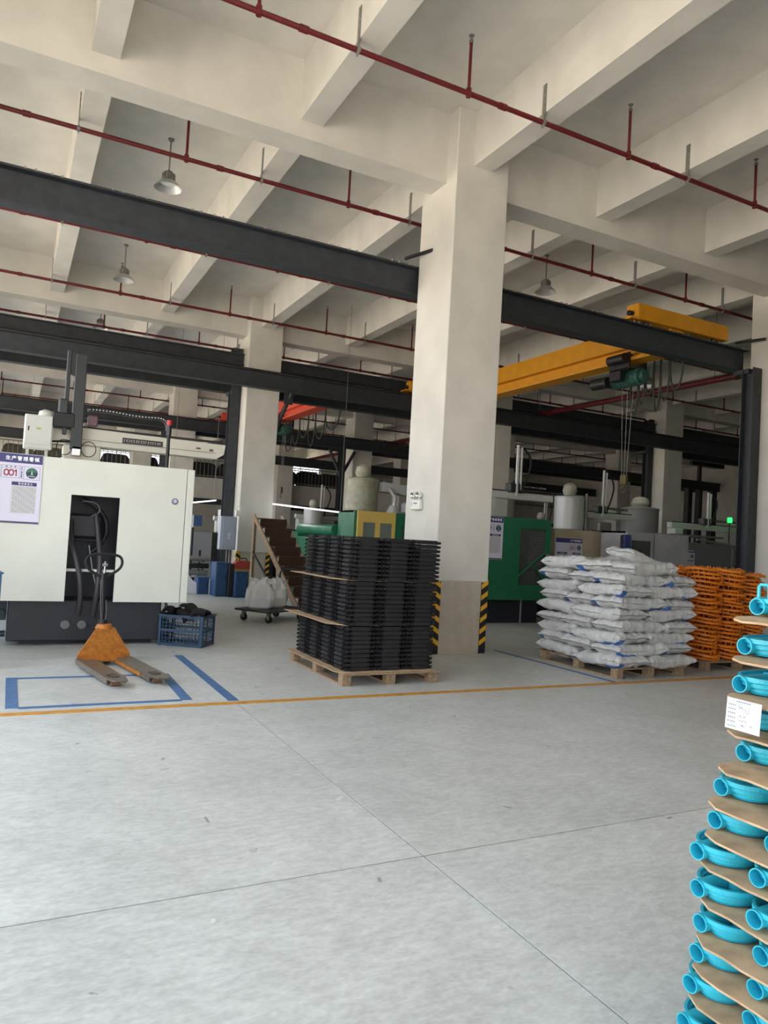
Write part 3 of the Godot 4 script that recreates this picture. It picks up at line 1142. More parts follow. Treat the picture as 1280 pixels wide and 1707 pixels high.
func tile_stack() -> void:
	# one tile, 0.37 m square
	var pitch := 0.0485
	var tm := MB.new()
	tm.span(Vector3(-0.168, 0.004, -0.168), Vector3(0.168, 0.034, 0.168))
	for k in range(-3, 4):
		tm.span(Vector3(k * 0.045 - 0.006, 0.034, -0.15), Vector3(k * 0.045 + 0.006, 0.044, 0.15))
	# rims: hooked on two sides, flat on the other two
	var hook := [Vector2(0.150, 0.0), Vector2(0.170, 0.0), Vector2(0.187, 0.008), Vector2(0.1875, 0.018), Vector2(0.172, 0.038), Vector2(0.160, 0.0462), Vector2(0.150, 0.0462)]
	var flat := [Vector2(0.150, 0.001), Vector2(0.184, 0.001), Vector2(0.1865, 0.004), Vector2(0.1865, 0.043), Vector2(0.184, 0.0462), Vector2(0.150, 0.0462)]
	for s in 4:
		var b := Basis(Vector3.UP, s * PI / 2)
		tm.prism(hook if s % 2 == 0 else flat, b * Vector3(0, 0, -0.102), b * Vector3.RIGHT, Vector3.UP, b * Vector3(0, 0, 0.204))
		for e in [-1.0, 1.0]:
			# round-nosed knobs in the gaps between the rims
			tm.cyl(b * Vector3(0.15, 0.02, e * 0.147), b * Vector3(0.176, 0.02, e * 0.147), 0.0165, 0.0165, 10)
			tm.cyl(b * Vector3(0.176, 0.02, e * 0.147), b * Vector3(0.186, 0.02, e * 0.147), 0.0165, 0.010, 10)
	var tile := tm.mesh()
	rng.seed = 9
	for k in 30:
		var tier := k / 10
		var y := 0.145 + k * pitch + tier * 0.008
		var ox: float = rng.randf_range(-0.005, 0.005) + [0.0, 0.012, 0.03][tier]
		var oz: float = rng.randf_range(-0.005, 0.005) + [0.0, -0.006, 0.004][tier]
		for i in 3:
			for j in 4:
				if j == 3 and i > 0 and k < 29:
					continue
				if i == 1 and j > 0 and j < 3 and k < 29:
					continue
				var p := Vector3(3.31 + 0.187 + i * 0.377 + ox, y, -7.24 - 0.187 - j * 0.377 + oz)
				var rowname: String = ["near row", "second row", "third row", "back row"][j]
				var lab := "black plastic tile, %s layer from the pallet, %s, %s of the stack" % [ordinal(k), rowname, ["left end", "middle", "right end"][i]]
				var o := put(self, "black_tile", tile, black_plastic, p, Vector3(0, rng.randf_range(-0.014, 0.014), 0))
				o.name = numbered("black_tile")
				tag(o, lab, "tile", "black tiles stacked in three tiers")
	for q in [[0, "cardboard sheet between the bottom and middle tier of black tiles"], [1, "cardboard sheet between the middle and top tier of black tiles"]]:
		var y: float = 0.145 + (q[0] + 1) * 10 * pitch + q[0] * 0.008
		var x0: float = [3.19, 3.25][q[0]]
		var mb := MB.new()
		mb.prism([Vector2(x0, -8.92), Vector2(x0, -7.55 - 0.12 * q[0]), Vector2(x0 + 0.16, -7.33), Vector2(4.3, -7.33), Vector2(4.3, -8.6)], Vector3(0, y, 0), Vector3.RIGHT, Vector3(0, 0, 1), Vector3(0, 0.006, 0))
		single("cardboard_sheet", mb, card, q[1], "cardboard")
	var base := MB.new()
	base.prism([Vector2(3.22, -8.84), Vector2(3.22, -7.3), Vector2(3.3, -7.18), Vector2(4.45, -7.18), Vector2(4.45, -8.8)], Vector3(0, 0.1385, 0), Vector3.RIGHT, Vector3(0, 0, 1), Vector3(0, 0.006, 0))
	single("cardboard_sheet", base, card, "cardboard sheet on the pallet under the black tiles", "cardboard")
	pallet("wooden pallet under the black tile stack", 3.27, 4.47, -7.18, -8.82)

func orange_stack() -> void:
	var mat := worn("orange", rgb(240, 132, 18), 0.45, 0.0, noise_tex(30, 0.02, 0.85, 1.0), 1.0)
	var d := MB.new()
	# shallow oval dish with an arched rim
	var seg := 22
	var prof := [Vector2(0.0, 0.040), Vector2(0.6, 0.042), Vector2(0.86, 0.036), Vector2(1.0, 0.012), Vector2(0.98, 0.002), Vector2(0.84, 0.022), Vector2(0.5, 0.026), Vector2(0.0, 0.026)]
	for i in prof.size() - 1:
		for k in seg:
			var P := func(q: Vector2, kk: int) -> Vector3:
				var a := TAU * kk / seg
				var rr := 1.0 + 0.05 * sin(a * 4.0)
				return Vector3(cos(a) * q.x * 0.215 * rr, q.y * 0.9 + 0.012 * cos(a * 2.0) * q.x, sin(a) * q.x * 0.25 * rr)
			var A: Vector3 = P.call(prof[i], k)
			var B: Vector3 = P.call(prof[i], k + 1)
			var C: Vector3 = P.call(prof[i + 1], k + 1)
			var D: Vector3 = P.call(prof[i + 1], k)
			var radial := ((A + B) * Vector3(1, 0, 1)).normalized()
			var up := Vector3.UP if i < 2 else (Vector3.DOWN if i > 3 else (radial + Vector3.UP * 0.4).normalized())
			d.tri(A, B, C, up, up, up)
			d.tri(A, C, D, up, up, up)
	var pr := d
	for k in 20:
		var a := TAU * k / 20
		var p := Vector3(cos(a) * 0.20, 0.0, sin(a) * 0.235)
		pr.cyl(p + Vector3(0, 0.03, 0), p + Vector3(0, -0.026, 0), 0.006, 0.004, 5)
		if k % 2 == 0:
			pr.cyl(p * 0.75 + Vector3(0, 0.03, 0), p * 0.75 + Vector3(0, 0.062, 0), 0.006, 0.005, 5)
	var dish := d.mesh()
	rng.seed = 21
	for k in 23:
		for i in 3:
			for j in 2:
				var p := Vector3(9.0 + i * 0.50 + rng.randf_range(-0.04, 0.04), 0.145 + k * 0.0575, -7.35 - j * 0.56 + rng.randf_range(-0.05, 0.05))
				if k == 22 and i == 2:
					continue
				var rx := Vector3(rng.randf_range(-0.05, 0.05), rng.randf_range(-0.5, 0.5), rng.randf_range(-0.05, 0.05))
				var lab := "orange pronged dish, %s layer from the pallet, %s row, %s" % [ordinal(k), ["near", "far"][j], ["left", "middle", "right"][i]]
				var o := put(self, "orange_dish", dish, mat, p)
				o.name = numbered("orange_dish")
				tag(o, lab, "plastic part", "orange dishes piled on a pallet")
				o.rotation = rx
	pallet("wooden pallet under the orange plastic dishes", 8.78, 10.26, -7.08, -8.2)

func tray_stack() -> void:
	var teal := M("teal", rgb(48, 184, 208), 0.32)
	teal.clearcoat_enabled = true
	teal.clearcoat = 0.2
	var outline := func(s: float) -> Array:
		# oval end at the left, long toward +x
		var pts := []
		for k in 25:
			var a := PI / 2 + PI * k / 24
			pts.append(Vector2(0.085 + cos(a) * (0.115 + s), sin(a) * (0.093 + s)))
		for k in 13:
			var a := -PI / 2 + PI * k / 12
			pts.append(Vector2(0.36 + cos(a) * (0.06 + s), sin(a) * (0.093 + s)))
		return pts
	var mb := MB.new()
	var rows := [[-0.024, 0.003], [-0.018, 0.010], [-0.017, 0.022], [-0.006, 0.025], [-0.005, 0.038], [0.006, 0.042], [0.006, 0.056], [-0.003, 0.057], [-0.006, 0.046], [-0.012, 0.044], [-0.020, 0.016]]
	for i in rows.size() - 1:
		var a: Array = outline.call(rows[i][0])
		var b: Array = outline.call(rows[i + 1][0])
		var ya: float = rows[i][1]
		var yb: float = rows[i + 1][1]
		for k in a.size():
			var k2: int = (k + 1) % a.size()
			var p0 := Vector3(a[k].x, ya, a[k].y)
			var p1 := Vector3(a[k2].x, ya, a[k2].y)
			var p2 := Vector3(b[k2].x, yb, b[k2].y)
			var p3 := Vector3(b[k].x, yb, b[k].y)
			var out := Vector3(a[k].x - 0.2, 0, a[k].y).normalized()
			var nn := (p1 - p0).cross(p3 - p0).normalized()
			if i < 6:
				if nn.dot(out) < 0:
					nn = -nn
			elif i == 6:
				nn = Vector3.UP
			else:
				if nn.dot(out) > 0:
					nn = -nn
			mb.quad(p0, p1, p2, p3, nn)
	var fl: Array = outline.call(-0.02)
	var fp := []
	var bp := []
	for q in fl:
		fp.append(Vector3(q.x, 0.016, q.y))
		bp.append(Vector3(q.x, 0.003, q.y))
	mb.face(fp, Vector3.UP)
	mb.face(bp, Vector3.DOWN)
	# ribs standing inside
	for k in 3:
		mb.cham(Vector3(0.14 + k * 0.09, 0.034, 0.0), Vector3(0.008, 0.04, 0.15), 0.002)
	var body := mb.mesh()
	var ib := MB.new()
	ib.ring(Vector3(0.1, 0.014, 0.01), Vector3(0.1, 0.09, 0.01), 0.034, 0.029, 16)
	ib.cham(Vector3(0.2, 0.052, 0.01), Vector3(0.14, 0.076, 0.05), 0.004)
	ib.cham(Vector3(0.33, 0.052, 0.0), Vector3(0.06, 0.076, 0.09), 0.004)
	var inner := ib.mesh()
	var so := MB.new()
	so.ring(Vector3(-0.042, 0.03, -0.034), Vector3(0.1, 0.03, -0.034), 0.0268, 0.0236, 28)
	so.cyl(Vector3(0.04, 0.03, -0.034), Vector3(0.045, 0.03, -0.034), 0.0236, -1, 20)
	var socket := so.mesh()
	var ha := MB.new()
	ha.tube([Vector3(-0.01, 0.05, -0.05), Vector3(-0.01, 0.093, -0.049), Vector3(-0.01, 0.1, -0.043), Vector3(-0.01, 0.1, -0.021), Vector3(-0.01, 0.093, -0.015), Vector3(-0.01, 0.05, -0.014)], 0.0055, 8)
	var handle := ha.mesh()
	var co := MB.new()
	for k in 6:
		co.cham(Vector3(0.09 + k * 0.014, 0.008, 0.098), Vector3(0.004, 0.026, 0.012), 0.001)
	co.cham(Vector3(0.125, 0.018, 0.092), Vector3(0.084, 0.01, 0.008), 0.001)
	var comb := co.mesh()
	var xs := [2.144, 2.113, 2.103, 2.103, 2.121, 2.062, 2.048, 2.001, 2.006, 2.017, 2.011, 1.996, 1.983]
	var ys := [1.452, 1.324, 1.203, 1.097, 0.988, 0.875, 0.771, 0.672, 0.556, 0.448, 0.356, 0.26, 0.139]
	var zs := [-1.545, -1.561, -1.566, -1.566, -1.557, -1.587, -1.594, -1.618, -1.615, -1.609, -1.613, -1.621, -1.627]
	var ord := ["top", "second", "third", "fourth", "fifth", "sixth", "seventh", "eighth", "ninth", "tenth", "eleventh", "twelfth", "lowest"]
	rng.seed = 4
	for k in ys.size():
		for j in 3:
			var dz: float = 0.0 if j == 0 else 0.2 * j
			var p := Vector3(xs[k] + 0.042 + (0.0 if j == 0 else rng.randf_range(-0.03, 0.02)), ys[k] - 0.03, zs[k] + 0.034 + dz)
			var t := thing("turquoise_tray", "turquoise tray with round pipe socket, %s layer, %s" % [ord[k], ["at the far corner", "second along the side", "third along the side"][j]], "plastic part", p, rng.randf_range(-0.05, 0.05), "turquoise trays stacked between cardboard sheets")
			put(t, "tray_body", body, teal)
			put(t, "pipe_socket", socket, teal)
			var blk := put(t, "inner_block", inner, teal)
			blk.scale.y = (1.0 if k == 0 else (ys[k - 1] - ys[k] - 0.012) / 0.09)
			put(t, "comb_teeth", comb, teal)
			if k == 0:
				put(t, "handle_loop", handle, teal)
	# cardboard sheets under each layer
	for k in ys.size():
		var y: float = ys[k] - 0.03 - 0.009
		var f := FastNoiseLite.new()
		f.seed = 200 + k
		f.frequency = 2.2
		var x0: float = xs[k] + [-0.13, -0.077, -0.077, -0.07, -0.136, -0.082, -0.065, -0.003, -0.006, -0.035, -0.035, -0.025, -0.02][k]
		var zc: float = zs[k] - 0.015
		var mbs := MB.new()
		var nx := 10
		var nz := 14
		var P := func(i: int, j: int, up: float) -> Vector3:
			var u := float(i) / nx
			var w := float(j) / nz
			var xx: float = x0 + u * 0.54
			var zz := zc + w * 0.9
			if i == 0 and j == 0:
				xx += 0.035
				zz += 0.004
			var edge := 1.0 if (i == 0 or j == 0) else 0.25
			return Vector3(xx + f.get_noise_2d(w * 9.0, 7.0) * 0.012 * (1.0 - u), y + up + f.get_noise_2d(xx * 3.0, zz * 3.0) * 0.004 * edge - (0.006 if i == 0 else 0.0), zz)
		for i in nx:
			for j in nz:
				mbs.quad(P.call(i, j, 0.007), P.call(i + 1, j, 0.007), P.call(i + 1, j + 1, 0.007), P.call(i, j + 1, 0.007), Vector3.UP)
				mbs.quad(P.call(i, j, 0.0), P.call(i + 1, j, 0.0), P.call(i + 1, j + 1, 0.0), P.call(i, j + 1, 0.0), Vector3.DOWN)
		for j in nz:
			mbs.quad(P.call(0, j, 0.0), P.call(0, j + 1, 0.0), P.call(0, j + 1, 0.007), P.call(0, j, 0.007), Vector3.LEFT)
			mbs.quad(P.call(nx, j, 0.0), P.call(nx, j + 1, 0.0), P.call(nx, j + 1, 0.007), P.call(nx, j, 0.007), Vector3.RIGHT)
		for i in nx:
			mbs.quad(P.call(i, 0, 0.0), P.call(i + 1, 0, 0.0), P.call(i + 1, 0, 0.007), P.call(i, 0, 0.007), Vector3.FORWARD)
			mbs.quad(P.call(i, nz, 0.0), P.call(i + 1, nz, 0.0), P.call(i + 1, nz, 0.007), P.call(i, nz, 0.007), Vector3.BACK)
		single("cardboard_sheet", mbs, card, "brown cardboard sheet under the %s layer of turquoise trays" % ord[k], "cardboard", "cardboard sheets between turquoise trays")
	pallet("wooden pallet under the turquoise trays", 1.97, 2.52, -1.64, -0.78, 0.1)
	var slip := MB.new()
	slip.quad(Vector3(0, -0.046, -0.058), Vector3(0, -0.046, 0.058), Vector3(0, 0.046, 0.058), Vector3(0, 0.046, -0.058), Vector3.LEFT)
	slip.quad(Vector3(0.001, -0.046, -0.058), Vector3(0.001, -0.046, 0.058), Vector3(0.001, 0.046, 0.058), Vector3(0.001, 0.046, -0.058), Vector3.RIGHT)
	var sl := single("paper_slip", slip, picture("slip", slip_image(), 0.7), "white handwritten form hung on the turquoise tray stack", "paper", "", Vector3(1.999, 1.13, -1.472))
	sl.rotation = Vector3(0, 0.0, -0.08)

# ------------------------------------------------------------------ floor equipment
func pallet_jack() -> void:
	var t := thing("pallet_jack", "orange hand pallet truck with worn steel forks in front of the white machine", "pallet jack", Vector3(1.05, 0, -8.82), 0.17)
	var org := worn("jack_orange", rgb(204, 126, 42), 0.5, 0.0, noise_tex(51, 0.03, 0.72, 1.0), 2.0)
	var worn_steel := worn("fork_steel", rgb(150, 138, 124), 0.4, 0.45, noise_tex(52, 0.04, 0.6, 1.0), 3.0)
	for s in [-1.0, 1.0]:
		var f := MB.new()
		f.prism([Vector2(-0.095, 0.0), Vector2(0.095, 0.0), Vector2(0.095, 1.18), Vector2(0.06, 1.33), Vector2(-0.06, 1.33), Vector2(-0.095, 1.18)], Vector3(s * 0.21, 0.075, 0.0), Vector3.RIGHT, Vector3(0, 0, 1), Vector3(0, 0.012, 0))
		for e in [-1.0, 1.0]:
			f.span(Vector3(s * 0.21 + e * 0.095, 0.03, 0.0), Vector3(s * 0.21 + e * 0.087, 0.076, 1.16))
		var fk := part(t, "fork", f, worn_steel)
		# cut-out over the roller, with its plate
		var fr := MB.new()
		fr.prism([Vector2(-0.05, 0.98), Vector2(0.05, 0.98), Vector2(0.055, 1.1), Vector2(0.03, 1.15), Vector2(-0.03, 1.15), Vector2(-0.055, 1.1)], Vector3(s * 0.21, 0.0865, 0.0), Vector3.RIGHT, Vector3(0, 0, 1), Vector3(0, 0.003, 0))
		part(fk, "roller_opening", fr, black_metal)
		var rp := MB.new()
		rp.cyl(Vector3(s * 0.21 - 0.04, 0.062, 1.07), Vector3(s * 0.21 + 0.04, 0.062, 1.07), 0.034, -1, 14)
		part(fk, "raised_roller", rp, worn_steel)
		var ro := MB.new()
		ro.cyl(Vector3(s * 0.21 - 0.045, 0.038, 1.0), Vector3(s * 0.21 + 0.045, 0.038, 1.0), 0.038, -1, 16)
		ro.cyl(Vector3(s * 0.21 - 0.045, 0.03, 1.14), Vector3(s * 0.21 + 0.045, 0.03, 1.14), 0.03, -1, 14)
		part(fk, "roller", ro, M("poly_wheel", rgb(120, 92, 70), 0.5))
		var ed := MB.new()
		ed.span(Vector3(s * 0.21 - s * 0.096, 0.03, 0.02), Vector3(s * 0.21 - s * 0.101, 0.07, 0.9))
		part(fk, "side_rail", ed, org)
	# triangular frame plate
	var p := MB.new()
	p.prism([Vector2(-0.29, 0.06), Vector2(0.29, 0.06), Vector2(0.29, 0.12), Vector2(0.10, 0.42), Vector2(-0.10, 0.42), Vector2(-0.29, 0.12)], Vector3(0, 0, 0.0), Vector3.RIGHT, Vector3.UP, Vector3(0, 0, -0.02))
	for s in [-1.0, 1.0]:
		p.prism([Vector2(0, 0.12), Vector2(0.0, 0.14), Vector2(-0.19, 0.425), Vector2(-0.19, 0.40)], Vector3(s * 0.219, 0, -0.02), Vector3.RIGHT * s, Vector3.UP, Vector3(0, 0, -0.14))
	p.cham(Vector3(0, 0.07, 0.03), Vector3(0.46, 0.04, 0.09), 0.01)
	part(t, "frame_plate", p, org)
	var cap := MB.new()
	cap.lathe(Vector3(0, 0.41, -0.07), [Vector2(0, 0.045), Vector2(0.075, 0.045), Vector2(0.09, 0.02), Vector2(0.1, 0.0), Vector2(0.0, 0.0)], 18)
	part(t, "top_cap", cap, org)
	var pm := MB.new()
	pm.cyl(Vector3(0, 0.12, -0.14), Vector3(0, 0.5, -0.14), 0.055, -1, 14)
	pm.cyl(Vector3(-0.05, 0.44, -0.14), Vector3(0.06, 0.44, -0.14), 0.03, -1, 12)
	part(t, "hydraulic_pump", pm, black_metal)
	for s in [-1.0, 1.0]:
		var w := MB.new()
		w.cyl(Vector3(s * 0.05, 0.09, -0.16), Vector3(s * 0.11, 0.09, -0.16), 0.09, -1, 20)
		part(t, "steer_wheel", w, M("nylon", rgb(70, 62, 56), 0.5))
	var h := MB.new()
	h.tube([Vector3(0, 0.45, -0.15), Vector3(-0.005, 0.75, -0.19), Vector3(-0.01, 1.02, -0.22)], 0.026, 10)
	part(t, "handle_shaft", h, black_metal)
	var lp := []
	# loop handle: flat top, drawn in to the shaft
	var ctl := [[0.0, 0.98], [-0.10, 1.02], [-0.18, 1.08], [-0.205, 1.15], [-0.18, 1.215], [-0.1, 1.24], [0.0, 1.243], [0.1, 1.24], [0.18, 1.215], [0.205, 1.15], [0.18, 1.08], [0.10, 1.02]]
	for i in ctl.size():
		for sub in 3:
			var cp := []
			for o in 4:
				var cq: Array = ctl[(i + o - 1 + ctl.size()) % ctl.size()]
				cp.append(Vector3(cq[0] - 0.005, cq[1], -0.22))
			lp.append((cp[1] as Vector3).cubic_interpolate(cp[2], cp[0], cp[3], sub / 3.0))
	var lo := MB.new()
	lo.tube(lp, 0.016, 8, true)
	part(t, "handle_loop", lo, rubber)
	var lv := MB.new()
	lv.tube([Vector3(0, 1.0, -0.215), Vector3(0.005, 1.1, -0.215), Vector3(0.0, 1.16, -0.2)], 0.012, 8)
	lv.cyl(Vector3(-0.02, 1.12, -0.215), Vector3(0.03, 1.12, -0.215), 0.018, -1, 8)
	part(t, "release_lever", lv, chrome)
	var ch := MB.new()
	ch.tube([Vector3(-0.03, 0.95, -0.2), Vector3(-0.035, 0.7, -0.16), Vector3(-0.02, 0.5, -0.12)], 0.006, 6)
	ch.tube([Vector3(0.03, 0.72, -0.17), Vector3(0.035, 0.6, -0.14), Vector3(0.02, 0.48, -0.12)], 0.005, 6)
	part(t, "release_cable", ch, M("dark_cable", rgb(90, 88, 86), 0.5))

func crate(label: String, at: Vector3, turn: float, L: float, W: float, H: float, c: Color) -> Node3D:
	var t := thing("plastic_crate", label, "crate", at, turn)
	var m := worn("crate%s" % c.to_html(), c, 0.45, 0.0, noise_tex(61, 0.03, 0.75, 1.0), 2.0)
	var b := MB.new()
	b.box(Vector3(0, 0.01, 0), Vector3(L - 0.04, 0.02, W - 0.04))
	part(t, "crate_bottom", b, m)
	for s in 4:
		var bs := Basis(Vector3.UP, s * PI / 2)
		var half := (L if s % 2 == 1 else W) / 2
		var off := (W if s % 2 == 1 else L) / 2
		var fr := MB.new()
		# frame of one side (outward = bs.x), local z along the side
		for y in [0.02, H * 0.5, H - 0.02]:
			fr.box(bs * Vector3(off - 0.01, y, 0), Vector3(0.02, 0.035, half * 2), bs)
		for e in [-1.0, 1.0]:
			fr.box(bs * Vector3(off - 0.01, H / 2, e * (half - 0.015)), Vector3(0.028, H, 0.03), bs)
		fr.box(bs * Vector3(off + 0.004, H - 0.008, 0), Vector3(0.03, 0.016, half * 2 + 0.03), bs)
		var side := part(t, "crate_side", fr, m)
		var la := MB.new()
		var n := int(half * 2 / 0.05)
		for k in range(1, n):
			la.box(bs * Vector3(off - 0.012, H / 2, -half + half * 2 * k / n), Vector3(0.008, H - 0.03, 0.008), bs)
		for k in range(1, 8):
			la.box(bs * Vector3(off - 0.012, H * k / 8.0, 0), Vector3(0.008, 0.007, half * 2 - 0.03), bs)
		var lt := part(side, "lattice", la, m)
		lt.set_meta("kind", "stuff")
	return t

func crates() -> void:
	var turn := -0.62
	crate("blue plastic lattice crate of black parts beside the white machine", Vector3(2.27, 0, -10.22), turn, 0.62, 0.44, 0.42, rgb(28, 70, 104))
	rng.seed = 15
	for k in 7:
		var mb := MB.new()
		var r := rng.randf_range(0.12, 0.16)
		# saddle-shaped black moulding
		var n := 9
		for i in n:
			for j in 6:
				var P := func(a: int, b: int) -> Vector3:
					var u := lerpf(-1, 1, float(a) / n)
					var w := lerpf(-1, 1, float(b) / 6.0)
					return Vector3(u * r, 0.05 * (1 - u * u) - 0.03 * w * w + 0.012 * sin(u * 6.0 + k), w * r * 0.62)
				mb.quad(P.call(i, j), P.call(i + 1, j), P.call(i + 1, j + 1), P.call(i, j + 1), Vector3.UP)
				mb.quad(P.call(i, j) - Vector3(0, 0.03, 0), P.call(i + 1, j) - Vector3(0, 0.03, 0), P.call(i + 1, j + 1) - Vector3(0, 0.03, 0), P.call(i, j + 1) - Vector3(0, 0.03, 0), Vector3.DOWN)
		var loc := Vector3(-0.2 + 0.2 * (k % 3), 0.43 + 0.04 * float(k % 2), -0.1 + 0.2 * float(k / 3 % 2))
		if k == 6:
			loc = Vector3(0.05, 0.50, 0.0)
		var p := Vector3(2.27, 0, -10.22) + Basis(Vector3.UP, turn) * loc
		var o := single("black_moulding", mb, rubber, "black curved moulding heaped in the blue crate", "plastic part", "black mouldings in the blue crate", p, rng.randf() * TAU)
		o.rotation.z = rng.randf_range(-0.4, 0.4)

func cart_and_sacks() -> void:
	var turn := 0.6
	var at := Vector3(4.42, 0, -12.95)
	var t := thing("platform_cart", "low black platform cart carrying two upright white sacks", "cart", at, turn)
	var d := MB.new()
	d.cham(Vector3(0, 0.205, 0), Vector3(1.25, 0.035, 0.78), 0.008)
	part(t, "deck", d, M("deck", rgb(58, 56, 56), 0.6))
	for sx in [-1.0, 1.0]:
		for sz in [-1.0, 1.0]:
			var w := MB.new()
			w.cyl(Vector3(sx * 0.48 - 0.02, 0.065, sz * 0.28), Vector3(sx * 0.48 + 0.02, 0.065, sz * 0.28), 0.065, -1, 16)
			var wh := part(t, "caster", w, rubber)
			var f := MB.new()
			f.span(Vector3(sx * 0.48 - 0.03, 0.06, sz * 0.28 - 0.03), Vector3(sx * 0.48 - 0.024, 0.19, sz * 0.28 + 0.03))
			f.span(Vector3(sx * 0.48 + 0.03, 0.06, sz * 0.28 - 0.03), Vector3(sx * 0.48 + 0.024, 0.19, sz * 0.28 + 0.03))
			part(wh, "fork", f, galv)
	var h := MB.new()
	h.tube([Vector3(0.58, 0.22, -0.34), Vector3(0.62, 0.85, -0.34), Vector3(0.63, 0.92, -0.28), Vector3(0.63, 0.92, 0.28), Vector3(0.62, 0.85, 0.34), Vector3(0.58, 0.22, 0.34)], 0.016, 8)
	part(t, "push_handle", h, black_metal)
	for k in 2:
		var loc: Vector3 = [Vector3(-0.32, 0.222, -0.08), Vector3(0.14, 0.222, -0.1)][k]
		var f := FastNoiseLite.new()
		f.seed = 300 + k
		f.frequency = 4.0
		var mb := MB.new()
		var rows := [[0.0, 0.8], [0.03, 1.0], [0.18, 1.08], [0.34, 1.02], [0.44, 0.86], [0.5, 0.66], [0.53, 0.72], [0.515, 0.6], [0.47, 0.5]]
		var seg := 22
		var pos := func(i: int, kk: int) -> Vector3:
			var a := TAU * kk / seg
			var s: float = rows[i][1]
			var c := cos(a)
			var sn := sin(a)
			var q := Vector3(signf(c) * pow(absf(c), 0.6) * 0.235 * s, rows[i][0], signf(sn) * pow(absf(sn), 0.6) * 0.15 * s)
			q += Vector3(c, 0, sn) * f.get_noise_3d(q.x * 2, q.y * 1.4, q.z * 2) * 0.06 * minf(1.0, q.y * 8.0)
			if i > 4:
				q.y += f.get_noise_2d(c * 2.0, sn * 2.0 + k) * 0.08
			return q
		for i in rows.size() - 1:
			for kk in seg:
				var A: Vector3 = pos.call(i, kk)
				var B: Vector3 = pos.call(i, kk + 1)
				var C: Vector3 = pos.call(i + 1, kk + 1)
				var D: Vector3 = pos.call(i + 1, kk)
				var mid := (A + C) * 0.5
				var nn := (B - A).cross(D - A).normalized()
				var out := Vector3(mid.x, 0.02, mid.z)
				if i < 6 and nn.dot(out) < 0:
					nn = -nn
				if i >= 6 and nn.y < 0:
					nn = -nn
				mb.quad(A, B, C, D, nn)
		var bot := []
		for kk in seg:
			bot.append(pos.call(0, kk))
		mb.face(bot, Vector3.DOWN)
		var cap := []
		for kk in seg:
			cap.append(pos.call(rows.size() - 1, kk))
		mb.face(cap, Vector3.UP)
		var m := M("film", rgb(226, 226, 228), 0.3)
		single("upright_sack", mb, m, ["tall white plastic sack on the cart, nearer the blue cabinets", "tall white plastic sack on the cart, nearer the brown steps"][k], "sack", "white sacks on the platform cart", at + Basis(Vector3.UP, turn) * loc, turn - 0.5 + k * 0.2)

func steps_unit() -> void:
	var t := thing("brown_steps", "brown slatted steps with timber side frame behind the cart", "steps", Vector3(5.45, 0, -15.1), 0.30)
	var brown := worn("brown_board", rgb(96, 66, 54), 0.6, 0.0, noise_tex(71, 0.03, 0.7, 1.0), 2.0)
	for k in 9:
		var y := 1.9 - k * 0.2
		var z := -0.75 + k * 0.19
		var b := MB.new()
		b.cham(Vector3(0, y, z), Vector3(0.72, 0.03, 0.24), 0.006)
		part(t, "tread", b, brown)
		var r := MB.new()
		r.cham(Vector3(0, y - 0.108, z + 0.1), Vector3(0.72, 0.184, 0.02), 0.004)
		part(t, "riser", r, brown)
	for s in [-1.0, 1.0]:
		var st := MB.new()
		st.prism([Vector2(-0.95, 2.0), Vector2(-0.83, 2.0), Vector2(0.95, 0.12), Vector2(0.95, 0.0), Vector2(0.86, 0.0)], Vector3(s * 0.38, 0, 0), Vector3(0, 0, 1), Vector3.UP, Vector3(s * 0.03, 0, 0))
		part(t, "stringer", st, wood)
		var p := MB.new()
		p.cham(Vector3(s * 0.36, 0.95, -0.86), Vector3(0.07, 1.9, 0.07), 0.006)
		part(t, "leg", p, wood)
		var br := MB.new()
		br.tube([Vector3(s * 0.38, 1.15, -0.84), Vector3(s * 0.38, 0.1, 0.35)], 0.025, 6)
		part(t, "brace", br, black_metal)

func emergency_light(at: Vector3, label: String) -> void:
	var t := thing("emergency_light", label, "lamp", at, -PI / 2)
	var b := MB.new()
	b.cham(Vector3(0, -0.06, 0.04), Vector3(0.26, 0.15, 0.07), 0.012)
	part(t, "case", b, white_coat)
	var m := MB.new()
	m.box(Vector3(0.02, -0.04, 0.0765), Vector3(0.1, 0.018, 0.002))
	m.box(Vector3(-0.09, -0.05, 0.0765), Vector3(0.014, 0.05, 0.002))
	part(t, "print", m, M("grey_print", rgb(110, 110, 116), 0.5))
	for s in [-1.0, 1.0]:
		var l := MB.new()
		l.lathe(Vector3(s * 0.08, 0.085, 0.05), [Vector2(0.0, -0.05), Vector2(0.03, -0.045), Vector2(0.055, 0.01), Vector2(0.055, 0.03), Vector2(0.048, 0.032)], 18, Basis(Vector3.RIGHT, 1.75))
		l.cyl(Vector3(s * 0.08, 0.0, 0.04), Vector3(s * 0.08, 0.05, 0.045), 0.012, -1, 8)
		var hd := part(t, "lamp_head", l, white_coat)
		var g := MB.new()
		var bb := Basis(Vector3.RIGHT, 1.75)
		g.lathe(Vector3(s * 0.08, 0.085, 0.05), [Vector2(0.046, 0.03), Vector2(0.03, 0.012), Vector2(0.0, 0.004)], 16, bb)
		part(hd, "reflector", g, chrome)

# ------------------------------------------------------------------ machines
func board_on(parent: Node, c: Vector3, w: float, h: float) -> void:
	var mb := MB.new()
	mb.quad(c + Vector3(-w / 2, -h / 2, 0.012), c + Vector3(w / 2, -h / 2, 0.012), c + Vector3(w / 2, h / 2, 0.012), c + Vector3(-w / 2, h / 2, 0.012), Vector3(0, 0, 1))
	var back := MB.new()
	back.box(c + Vector3(0, 0, 0.004), Vector3(w + 0.012, h + 0.012, 0.012))
	var b := part(parent, "notice_board", back, M("board_frame", rgb(206, 206, 210), 0.4, 0.2), "lilac production board with navy heading")
	part(b, "board_print", mb, board_mat)

